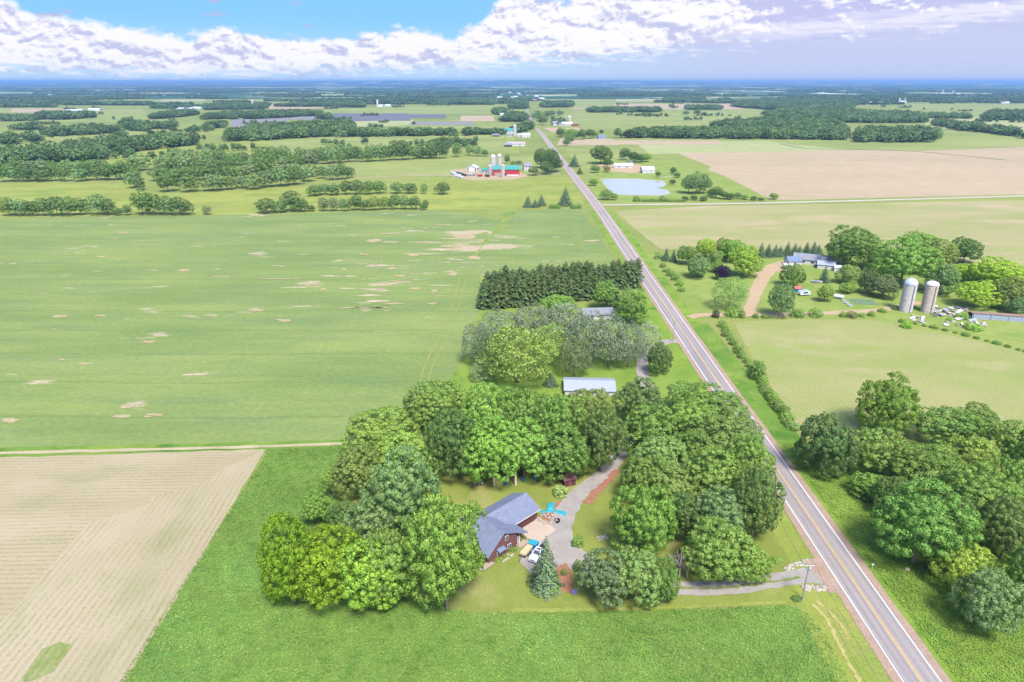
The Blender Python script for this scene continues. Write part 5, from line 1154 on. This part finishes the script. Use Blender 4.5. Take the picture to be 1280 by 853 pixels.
row([(967, 173, 11, 8, 'bright'), (985, 175, 5, 4), (858, 144, 5, 8, 'deep'), (872, 145, 9, 9, 'deep'), (840, 136, 6, 8, 'deep')], 'of the scattered lone trees over the tan field', 'lone trees over the tan field')
# ------------------------------------------------------------------ woods of the middle distance and beyond: masses
def unit_crown(seed, n, size):
    v, f, sn = crown_broad(seed, nclump=n, leaves=12, size=size, lob=.3, clump=(.26, .42), core=60, loose=.3)
    return v.reshape(-1, 3)
UC = [unit_crown(200 + s, 20, .17) for s in range(6)]
UF = [unit_crown(300 + s, 9, .30) for s in range(6)]
def ico():
    import bmesh
    bm = bmesh.new(); bmesh.ops.create_icosphere(bm, subdivisions=1, radius=1); v = np.array([x.co[:] for x in bm.verts]); f = np.array([[l.index for l in p.verts] for p in bm.faces]); bm.free(); return v, f
def mass(name, items, lib, label, cat, nq=None):
    """items: (x, y, radius, height, tint) -> one mesh of leaf clumps with a tint per vertex"""
    V = []; T = []
    q = np.random.default_rng(9)
    for i, (x, y, a, h, ti) in enumerate(items):
        u = lib[i % len(lib)]; an = q.uniform(0, 6.28); c, s = cos(an), sin(an); ch = h*.5
        V.append(np.stack([x + a*(u[:, 0]*c - u[:, 1]*s), y + a*(u[:, 0]*s + u[:, 1]*c), np.maximum(.05, h - ch + ch*u[:, 2])], 1))
        t = np.array(TINT[ti] if isinstance(ti, str) else ti)*q.uniform(.50, .85); T.append(np.repeat([[*t, 1.0]], len(u), 0))
    V = np.concatenate(V); T = np.concatenate(T).astype(np.float32)
    f = np.arange(len(V), dtype=np.int32).reshape(-1, 4)
    me = mesh_np(name, V, f, 4)
    at = me.attributes.new('tint', 'FLOAT_COLOR', 'POINT'); at.data.foreach_set('color', T.ravel())
    me.materials.append(M_LEAF_MASS)
    return tag(link(name, me), label, cat, kind='stuff')
q = random.Random(31)
def inside(px, py, poly):
    c = False; j = len(poly) - 1
    for i in range(len(poly)):
        (x1, y1), (x2, y2) = poly[i], poly[j]
        if (y1 > py) != (y2 > py) and px < (x2 - x1)*(py - y1)/(y2 - y1) + x1: c = not c
        j = i
    return c
def fill(poly, space, h, tints, thin=0.0):
    """trees standing all over a wood outlined by its ground line; front edge of the canopy lies at the outline"""
    w = [P(*p)[:2] for p in poly]; out = []
    x0, x1 = min(p[0] for p in w), max(p[0] for p in w); y0, y1 = min(p[1] for p in w), max(p[1] for p in w)
    ny = max(1, int((y1 - y0)/space)); nx = max(1, int((x1 - x0)/space))
    for j in range(ny + 1):
        for i in range(nx + 1):
            x = x0 + (i + q.uniform(-.4, .4) + .5*(j % 2))*space; y = y0 + (j + q.uniform(-.4, .4))*space
            if inside(x, y, w) and q.random() > thin: out.append((x, y, space*q.uniform(.55, .8), h*q.uniform(.72, 1.18), q.choice(tints)))
    return out
MIDT = ('bluish', 'deep', 'bluish', 'dark', 'grey')
DKT = ('bluish', 'deep', 'bluish', 'deep')
near = []
for poly, sp, h, ti in (
    ([(776, 173), (850, 173.5), (960, 174.5), (1060, 175.5), (1058, 166), (985, 164.5), (900, 165), (800, 168)], 12, 14, MIDT),
    ([(888, 161), (960, 163), (1050, 165), (1050, 156), (960, 152), (905, 156)], 13, 14, MIDT),
    ([(1065, 178), (1110, 179), (1165, 178.5), (1173, 173), (1160, 168.5), (1110, 167.5), (1075, 169)], 12, 17, MIDT),
    ([(965, 150), (1060, 154), (1155, 154), (1157, 147), (1060, 141), (985, 140), (955, 144)], 14, 15, MIDT),
    ([(915, 134), (985, 140), (1060, 142), (1070, 130), (990, 127), (930, 128)], 16, 15, DKT),
    ([(1166, 157), (1200, 164), (1240, 168), (1274, 172), (1274, 169), (1215, 160), (1170, 154)], 12, 14, DKT),
    ([(1158, 148), (1210, 149), (1210, 146), (1160, 145)], 13, 12, MIDT), ([(1226, 151), (1300, 151), (1300, 144), (1235, 146)], 14, 20, DKT), ([(1275, 174), (1300, 175), (1300, 171)], 12, 13, DKT),
    ([(-10, 207), (60, 206), (110, 202), (170, 190), (245, 181), (243, 175), (180, 178), (120, 182), (60, 192), (-10, 195)], 13, 15, MIDT),
    ([(284, 178), (330, 176), (400, 172), (445, 168), (440, 158), (380, 157), (340, 160), (300, 166), (285, 170)], 13, 14, MIDT),
    ([(425, 172), (500, 171), (572, 170), (572, 166.5), (500, 167), (445, 168)], 13, 12, MIDT), ([(575, 170), (592, 170), (592, 167), (578, 167)], 12, 13, DKT), ([(592, 169), (630, 169), (630, 166.5), (592, 166.5)], 14, 10, DKT),
    ([(54, 171), (100, 170), (152, 167), (155, 163), (100, 163), (58, 167)], 13, 14, DKT), ([(150, 160), (165, 164), (185, 165), (186, 161), (160, 157)], 12, 17, DKT), ([(190, 162), (218, 162), (218, 158), (190, 158)], 13, 13, DKT),
    ([(45, 150), (80, 150), (118, 148), (116, 145), (50, 146)], 15, 16, DKT), ([(0, 152), (45, 152), (45, 147), (0, 148)], 15, 12, MIDT), ([(16, 163), (50, 163), (50, 160), (18, 160)], 14, 11, MIDT), ([(0, 181), (20, 181), (22, 175), (0, 176)], 13, 13, MIDT),
    ([(33, 178), (48, 178), (48, 173), (36, 173)], 13, 13, MIDT), ([(256, 163), (282, 160), (281, 155), (262, 158)], 13, 12, DKT), ([(185, 150), (200, 149), (245, 145), (245, 141), (205, 144), (188, 148)], 15, 14, DKT),
    ([(256, 150), (330, 149), (400, 145), (400, 142), (330, 142), (256, 146)], 16, 13, DKT), ([(256, 138), (330, 137), (335, 132), (256, 133)], 17, 14, DKT), ([(340, 134), (395, 134), (455, 135), (455, 131), (390, 131)], 17, 14, DKT), ([(400, 150), (412, 150), (412, 146), (400, 146)], 14, 14, DKT),
    ([(625, 153), (657, 153), (656, 145), (635, 145)], 14, 14, DKT), ([(643, 168), (665, 162), (668, 157), (655, 160), (640, 164)], 13, 13, DKT), ([(618, 144), (630, 144), (630, 138), (618, 138)], 14, 12, DKT), ([(638, 136), (658, 137), (658, 126), (640, 127)], 16, 15, DKT),
    ([(677, 135), (715, 134.5), (714, 130), (680, 131)], 16, 17, DKT), ([(736, 141), (770, 141), (824, 141), (824, 137.5), (780, 137.5), (736, 138)], 15, 13, DKT), ([(694, 157), (704, 157), (704, 153), (694, 153)], 14, 12, DKT),
    ([(858, 138), (900, 138), (900, 135), (860, 135)], 17, 13, MIDT), ([(830, 128), (880, 128), (880, 124), (830, 124)], 18, 14, DKT), ([(898, 129), (912, 129), (912, 125), (898, 125)], 17, 13, DKT), ([(544, 131), (617, 131.5), (617, 127), (545, 126)], 18, 15, DKT)):
    near += fill(poly, sp*1.22, h*1.06, ti)
for k in range(120):                      # broken hedges and lone trees between the woods
    px, py = (q.uniform(0, 640), q.uniform(133, 200)) if k % 3 else (q.uniform(700, 1280), q.uniform(126, 158))
    if 585 < px < 720 and py > 150: continue
    x, y, _ = P(px, py)
    for j in range(q.choice((1, 1, 2, 3, 6, 9))): near.append((x + j*9 + q.uniform(-3, 3), y + j*q.uniform(-1, 3), q.uniform(3.5, 6.5), q.uniform(6, 13), q.choice(MIDT)))
mass('woods', near, UC, 'woods and hedgerows scattered over the middle distance', 'woods')
# far woods: long low belts between the far fields
CLEAR = [pts for _, pts in FAR[1:]]
far = []
for k in range(520):
    py = 106.2 + 26*q.random()**1.5; px = q.uniform(-30, 1310)
    y = P(px, py)[1]; s = ppm(px, py)
    wpx = q.uniform(25, 130); n = max(3, int(wpx/2.2)); sp = max(9.0, 2.6/s*.5)
    if any(inside(px + d, py, c) for c in CLEAR for d in (-wpx/3, 0, wpx/3)): continue
    if 628 < px < 668 and py < 124: continue
    thick = q.uniform(1, 3)*sp
    for i in range(n):
        xx = px + (i/(n-1) - .5)*wpx; p_ = P(xx, py + q.uniform(-.12, .12))
        if any(inside(xx, py, c) for c in CLEAR): continue
        far.append((p_[0], p_[1] + q.uniform(0, thick), sp*q.uniform(.9, 1.5), q.uniform(10, 17), q.choice(DKT)))
for x0, x1, py, h in ((512, 616, 122.5, 16), (536, 560, 128.5, 14), (722, 900, 121.5, 17), (690, 730, 118.5, 15), (768, 868, 117.5, 15), (905, 932, 120.5, 14), (970, 1280, 126, 15), (985, 1150, 122.5, 15), (1100, 1280, 116, 15), (316, 400, 120.5, 15), (430, 512, 119.5, 15), (455, 512, 124.5, 15), (0, 110, 130, 15), (0, 70, 134.5, 13), (80, 190, 131.8, 15), (190, 250, 136, 14), (60, 180, 124, 15), (0, 60, 124, 14)):
    for d in range(3):
        n = int((x1 - x0)/1.3)
        for i in range(n):
            p_ = P(x0 + (x1 - x0)*(i + q.random())/n, py - d*.55 + q.uniform(-.15, .15)); sp = max(9, 1.2/ppm(x0, py)*.6)
            far.append((p_[0], p_[1], sp*q.uniform(.8, 1.4), h*q.uniform(.75, 1.15), q.choice(DKT)))
mass('distant_woods', far, UF, 'blue distant woods spread in belts toward the horizon', 'woods')

# ------------------------------------------------------------------ far farms and houses
def far_house(px, py, L, W, wh, rh, rz, wall, roof, label, nm='farmhouse', cat='house', holes=None, group=None):
    x, y, _ = P(px, py)
    gable(nm, label, cat, x, y, R(rz), L, W, wh, rh, wall, roof, .5, holes if holes is not None else [('door', 'f', L*.2, 0, 1.2, 2.1, M_DARKRED), ('window', 'f', -L*.25, 1, 1.6, 1.2, M_GLASS)], group)
# red barn farm
x, y, _ = P(633, 220)
gable('dairy_barn', 'long barn with a teal roof and red end wall below the twin silos', 'barn', x, y + 5, R(0), 30, 12, 7.2, 3.6, M_REDBARN, M_TEALROOF, .6, [('lower_wall', 'f', 6, 0, 17, 1.6, M_WHITEWALL), ('milk_room', 'f', -8, 0, 10, 3.6, M_WOODDECK), ('door', 'f', -1, 0, 2.4, 2.6, M_DARK)])
silo(616.5, 219, 2.9, 20, 2.8, 'taller front one of two white domed silos at the red barn', M_CONC, M_WHITEMETAL)
silo(624.5, 215, 2.6, 18, 2.6, 'rear one of two white domed silos at the red barn', M_CONC, M_WHITEMETAL)
silo(613, 219, 2.4, 10, 1.4, 'short silo left of the twin domed silos', M_TANCONC, M_WHITEMETAL)
silo(628.5, 222, 2.3, 13, .6, 'stubby tan silo standing in front of the teal roof', M_TANCONC, M_CONC)
far_house(591, 214, 14, 13, 4.2, 3.0, 82, M_WHITEWALL, M_WHITEMETAL, 'white roofed machine shed with a red trimmed gable', 'machine_shed', 'shed', [('large_door', 'l', 0, 0, 7.5, 3.8, M_TRIM), ('door_frame', 'l', -4.4, 0, 1.2, 4.0, M_DARKRED), ('side_door', 'l', 4.4, 0, 1.2, 4.0, M_DARKRED)])
far_house(606, 216, 8, 7, 3.5, 1.5, 5, M_GREYMETAL, M_TEALROOF, 'small grey shed between machine shed and silos', 'shed', 'shed')
far_house(659, 213, 9, 9, 5.5, 3.2, 10, M_WHITEWALL, M_GREYROOF, 'two storey white house with a grey roof right of the red barn', holes=[('window', 'f', -2, 3.4, 1, 1.4, M_GLASS), ('window', 'f', 2, 3.4, 1, 1.4, M_GLASS), ('window', 'f', -2, .9, 1, 1.4, M_GLASS), ('door', 'f', 2, 0, 1.1, 2.1, M_DARKRED)])
x, y, _ = P(577, 219)
t = thing('silage_bag', 'long black plastic silage bag in front of the machine shed', 'silage bag', (x, y, 0), R(-62)); b = MB(); b.tube([(-14, 0, .9), (-13, 0, 1.1), (13, 0, 1.1), (14, 0, .7)], [.5, 1.3, 1.3, .4], 12); b.build('bag', M_BLACKPLASTIC, t)
for i, (px, py, rz) in enumerate(((571, 219.5, -60), (573, 222, -58), (567, 218, -66))):
    x, y, _ = P(px, py); t = thing('silage_bag', ('white silage bag beside the black one', 'white silage bag nearest the lime pasture', 'white silage bag at the field side')[i], 'silage bag', (x, y, 0), R(rz)); b = MB(); b.tube([(-10, 0, .9), (-9, 0, 1.1), (9, 0, 1.1), (10, 0, .7)], [.5, 1.2, 1.2, .4], 12); b.build('bag', M_WHITEMETAL, t)
q = random.Random(77)
for i, (px, py, m_, lab) in enumerate(((588, 220, M_WHITEMETAL, 'white wagon in the farmyard by the machine shed'), (593, 219.5, M_GREYMETAL, 'grey wagon in the farmyard by the machine shed'), (600, 221, M_REDBARN, 'red wagon in the farmyard left of the silos'), (609, 221.5, M_DARKRED, 'dark wagon at the foot of the short silo'))):
    x, y, _ = P(px, py); t = thing('farm_wagon', lab, 'wagon', (x, y, .14), q.uniform(0, 3))
    b = MB(); b.box((0, 0, 1.5), (5.5, 2.4, 1.5), 0, 1.1); b.build('body', m_, t)
    for sx in (-1.7, 1.7):
        for s in (-1, 1): b = MB(); b.tube([(sx, s*.9, .5), (sx, s*1.15, .5)], .5, 10); b.build('wheel', M_TYRE, t)
# pond house
far_house(779, 210, 22, 9, 3.2, 2.2, -8, M_WHITEWALL, M_WHITEMETAL, 'white ranch house above the pond'); far_house(809, 216, 14, 13, 3.6, 3.6, 3, M_WHITEWALL, M_WHITEMETAL, 'shed with a bright white roof beside the pond house', 'pole_shed', 'shed', [('large_door', 'l', 0, 0, 4, 3, M_GREYMETAL), ('door', 'f', -2, 0, 1, 2, M_GREYMETAL), ('window', 'f', 3, 1, 1.2, 1, M_GLASS)])
far_house(788, 207, 8, 8, 3, 2, 80, M_WHITEWALL, M_GREYROOF, 'grey gabled wing behind the white ranch house by the pond')
for i, (px, py, m_) in enumerate(((830, 222, M_STONE), (836, 221.5, M_GREYMETAL))):
    rocks(px, py, 7, 0, 8, ('stone heap right of the white roofed pond shed', 'grey heap farthest from the white roofed pond shed')[i], 60 + i, 1.0)
# farms along the road farther out
far_house(633, 167, 34, 14, 5, 5, 0, M_WHITEWALL, M_TEALROOF, 'far barn with a teal roof left of the road', 'barn', 'barn'); silo(643.5, 170, 3.2, 19, 2, 'far white silo next to the far teal barn', M_CONC, M_WHITEMETAL, False)
far_house(657, 172, 16, 11, 4.5, 3.5, 8, M_WHITEWALL, M_WHITEMETAL, 'white house beside the far teal barn'); far_house(650, 171, 10, 8, 3, 2, 0, M_WHITEWALL, M_WHITEMETAL, 'small white shed between far silo and white house', 'shed', 'shed'); far_house(637, 171.5, 9, 8, 3, 2, 0, M_WHITEWALL, M_GREYROOF, 'low grey roofed shed in front of the far teal barn', 'shed', 'shed')
far_house(645, 182.5, 30, 11, 3.6, 3, 4, M_WHITEWALL, solid('pink_grey_roof', (206, 188, 190), .8, .1, .7, k=.45), 'long low house with a pinkish roof alone left of the road'); far_house(635, 183.5, 12, 9, 3.2, 2.6, 4, M_DARKRED, M_GREYROOF, 'dark garage at the end of the long low house', 'garage', 'garage')
far_house(620, 171, 14, 9, 3, 2, 0, M_REDWALL, M_GREYROOF, 'brown shed at the field side of the far teal barn', 'shed', 'shed')
far_house(696, 157, 24, 14, 5, 5, 20, M_WHITEWALL, M_GREYROOF, 'white barn of the east farm'); far_house(703, 157.5, 16, 11, 4, 3, -10, M_WHITEWALL, M_GREYROOF, 'grey roofed house between the east farm barn and dome'); far_house(709, 157.5, 26, 13, 5, 4, -15, M_WHITEWALL, M_WHITEMETAL, 'white roofed barn right in the east farm', 'barn', 'barn')
silo(711.5, 154.5, 4, 15, 3.5, 'white domed silo of the east farm', M_CONC, M_WHITEMETAL, False); far_house(719, 158, 18, 8, 3.2, 2, 0, M_REDBARN, M_REDWALL, 'low red shed at the edge of the east farm', 'shed', 'shed')
far_house(752, 174, 14, 10, 4, 3, 5, M_GREYMETAL, M_SLATE2, 'grey shed at the end of the green clump', 'shed', 'shed')
far_house(630, 144.5, 26, 12, 4, 3, 10, M_WHITEWALL, M_WHITEMETAL, 'white shed among trees left of the road bend', 'shed', 'shed'); far_house(677, 125.5, 30, 16, 8, 6, 0, M_WHITEWALL, M_WHITEMETAL, 'white building at the right end of the town'); far_house(668, 127, 24, 16, 7, 5, 15, M_REDWALL, M_GREYROOF, 'brown building in the town'); far_house(640, 146.5, 16, 10, 4, 3, 0, M_WHITEWALL, M_GREYROOF, 'grey roofed house just left of the road bend')
far_house(692, 143.2, 26, 12, 4, 3, 0, M_WHITEWALL, M_GREYROOF, 'pale house under the trees right of the road bend')
# the industrial row and the town
for i, (px, py, L) in enumerate(((561, 129, 26), (568, 128.5, 70), (578, 128.8, 60), (590, 127.5, 110), (603, 127, 100), (614, 126.5, 70), (622, 127.5, 50), (629, 128, 40))):
    far_house(px, py, L, 30, 6.5, 3.0, q.uniform(-8, 8), M_WHITEWALL, M_WHITEMETAL if i % 3 else M_GREYMETAL, f'{ordinal(i)} pale hall from the field end of the industrial row', 'industrial_hall', 'building', [], 'industrial halls')
for i in range(16):
    px = q.uniform(622, 672); py = q.uniform(116.5, 124)
    far_house(px, py, q.uniform(16, 34), 14, q.uniform(5, 8), 5, q.uniform(-30, 30), M_WHITEWALL if i % 3 else M_REDWALL, M_GREYROOF if i % 2 else M_WHITEMETAL, 'one of the many small roofs of the far town on the road', 'town_house', 'house', [], 'houses of the far town')
for i, (px, py, L, lab) in enumerate(((95, 140.5, 60, 'white hall at the tan field far left'), (119, 139, 40, 'white barn near the white hall far left'), (233, 138, 60, 'white shed among the woods left of the mauve field'), (249, 137, 50, 'grey hall next to the white shed by the mauve field'), (318, 133.5, 26, 'white house in front of the pinkish far field'), (475, 134, 24, 'white farmhouse at the far dark field'), (485, 133.5, 24, 'second white farmhouse at the far dark field'), (13, 151, 30, 'grey shed under the trees at the left side'),
        (405, 107.5, 140, 'pale long building on the horizon left of the road'), (1128, 128.5, 34, 'white barn by the far silo in the right woods'), (1180, 118, 90, 'white barns on the far right ridge'), (1192, 118.3, 110, 'longest white barn on the far right ridge'), (1255, 129.5, 40, 'white row of sheds at the far right green field'), (1264, 129, 50, 'longer white sheds at the far right green field'), (1026, 117.3, 70, 'white farm above the cream far field'), (849, 126.5, 26, 'white house under the dark far trees right of the tan field'), (907, 128.5, 30, 'small white house by the far right wood corner'))):
    far_house(px, py, L, L*.4 + 6, 5.5, 4, q.uniform(-15, 15), M_WHITEWALL, M_WHITEMETAL, lab, 'far_barn', 'barn', [])
for i in range(46):
    px = q.uniform(0, 1280); py = 107 + 14*q.random()
    if 600 < px < 690: continue
    far_house(px, py, q.uniform(.9, 2.2)/ppm(px, py), 16, 5.5, 4, q.uniform(-25, 25), M_WHITEWALL, M_WHITEMETAL if i % 3 else M_GREYROOF, 'tiny pale farm roof lost among the blue far woods', 'far_barn', 'barn', [], 'tiny farm roofs on the far plain')
for px, py, h, lab in ((1123.5, 129.5, 22, 'white far silo in the right woods'), (1130.5, 129, 19, 'shorter far silo in the right woods'), (1178, 118, 32, 'far silo on the right ridge'), (1190.5, 118, 29, 'second far silo on the right ridge'), (316, 134, 26, 'white silo by the white house at the pinkish field'), (472, 134.3, 26, 'white silo by the farmhouse at the dark field')):
    silo(px, py, h*.15, h, h*.14, lab, M_WHITEMETAL, M_WHITEMETAL, False, chute=False)

# ------------------------------------------------------------------ leaf clumps of the lush crop and tall weeds of the verge
def scatter(name, poly, n, size, hgt, tints, mat, label, cat, world=False, ymax=1e9, seed=1, tilt=.2):
    qq = np.random.default_rng(seed); w = np.array(poly if world else [P(*p)[:2] for p in poly])
    lo, hi = w.min(0), w.max(0); pts = qq.uniform(lo, hi, (n, 2)); pts[:, 1] = lo[1] + (hi[1] - lo[1])*qq.random(n)
    ok = np.zeros(n, bool); j = len(w) - 1
    for i in range(len(w)):
        (x1, y1), (x2, y2) = w[i], w[j]
        if y1 != y2:
            cross = ((y1 > pts[:, 1]) != (y2 > pts[:, 1])) & (pts[:, 0] < (x2 - x1)*(pts[:, 1] - y1)/(y2 - y1) + x1); ok ^= cross
        j = i
    pts = pts[ok]; N = len(pts)
    c = np.concatenate([pts, (.16 + hgt*qq.random(N))[:, None]], 1)
    nn = qq.normal(size=(N, 3))*tilt + np.array([0, 0, 1]); nn /= np.linalg.norm(nn, axis=1, keepdims=True)
    v, f = quads(c, nn, size*qq.uniform(.5, 1.4, N), .6, q=qq)
    me = mesh_np(name, v, f, 4)
    T = np.array([TINT[t] if isinstance(t, str) else t for t in tints])[qq.integers(0, len(tints), N)]*qq.uniform(.9, 1.1, (N, 1))*(1 + .10*np.sin(pts[:, :1]*.11 + 2*np.sin(pts[:, 1:]*.07)) + .10*np.sin(pts[:, 1:]*.31 + np.sin(pts[:, :1]*.19)*2) + .06*np.sin((pts[:, :1]*.72 + pts[:, 1:]*.35)*1.9))
    T = np.concatenate([np.repeat(T, 4, 0), np.ones((N*4, 1))], 1).astype(np.float32)
    at = me.attributes.new('tint', 'FLOAT_COLOR', 'POINT'); at.data.foreach_set('color', T.ravel())
    me.materials.append(mat)
    return tag(link(name, me), label, cat, kind='stuff')
L1 = (.17, .255, .06); L2 = (.185, .268, .067); L3 = (.15, .235, .053)
scatter('crop_leaves', LUSH[:13] + [(1090, 930), (100, 930)], 170000, .17, .2, (L1, L2, L1, L3), M_CROPLEAF, 'leafy lush green crop covering the near field', 'crop', seed=2)
scatter('tall_grass', [(roadx(y) + 6.5, y) for y in (80, 120, 178)] + [(106, 178), (112, 120), (114, 80)], 60000, .17, .3, ((.19, .29, .055), (.21, .30, .06), (.165, .26, .05)), M_CROPLEAF, 'tall uncut grass on the bank right of the road', 'grass', True, seed=3)

# ------------------------------------------------------------------ the air
M_HAZE, n_ = mat_new('haze_air')
pv = n_.new('ShaderNodeVolumePrincipled', {'Color': (.27, .47, .82), 'Density': 0.000072, 'Anisotropy': 0.2})
n_.new('ShaderNodeOutputMaterial', {'Volume': pv.outputs[0]})
b = MB(); b.box((0, 25700, 70), (104000, 52600, 142)); hz = tag(b.build('haze', M_HAZE), kind='stuff')
tag(hz, 'thin blue haze lying over the whole plain', 'haze')
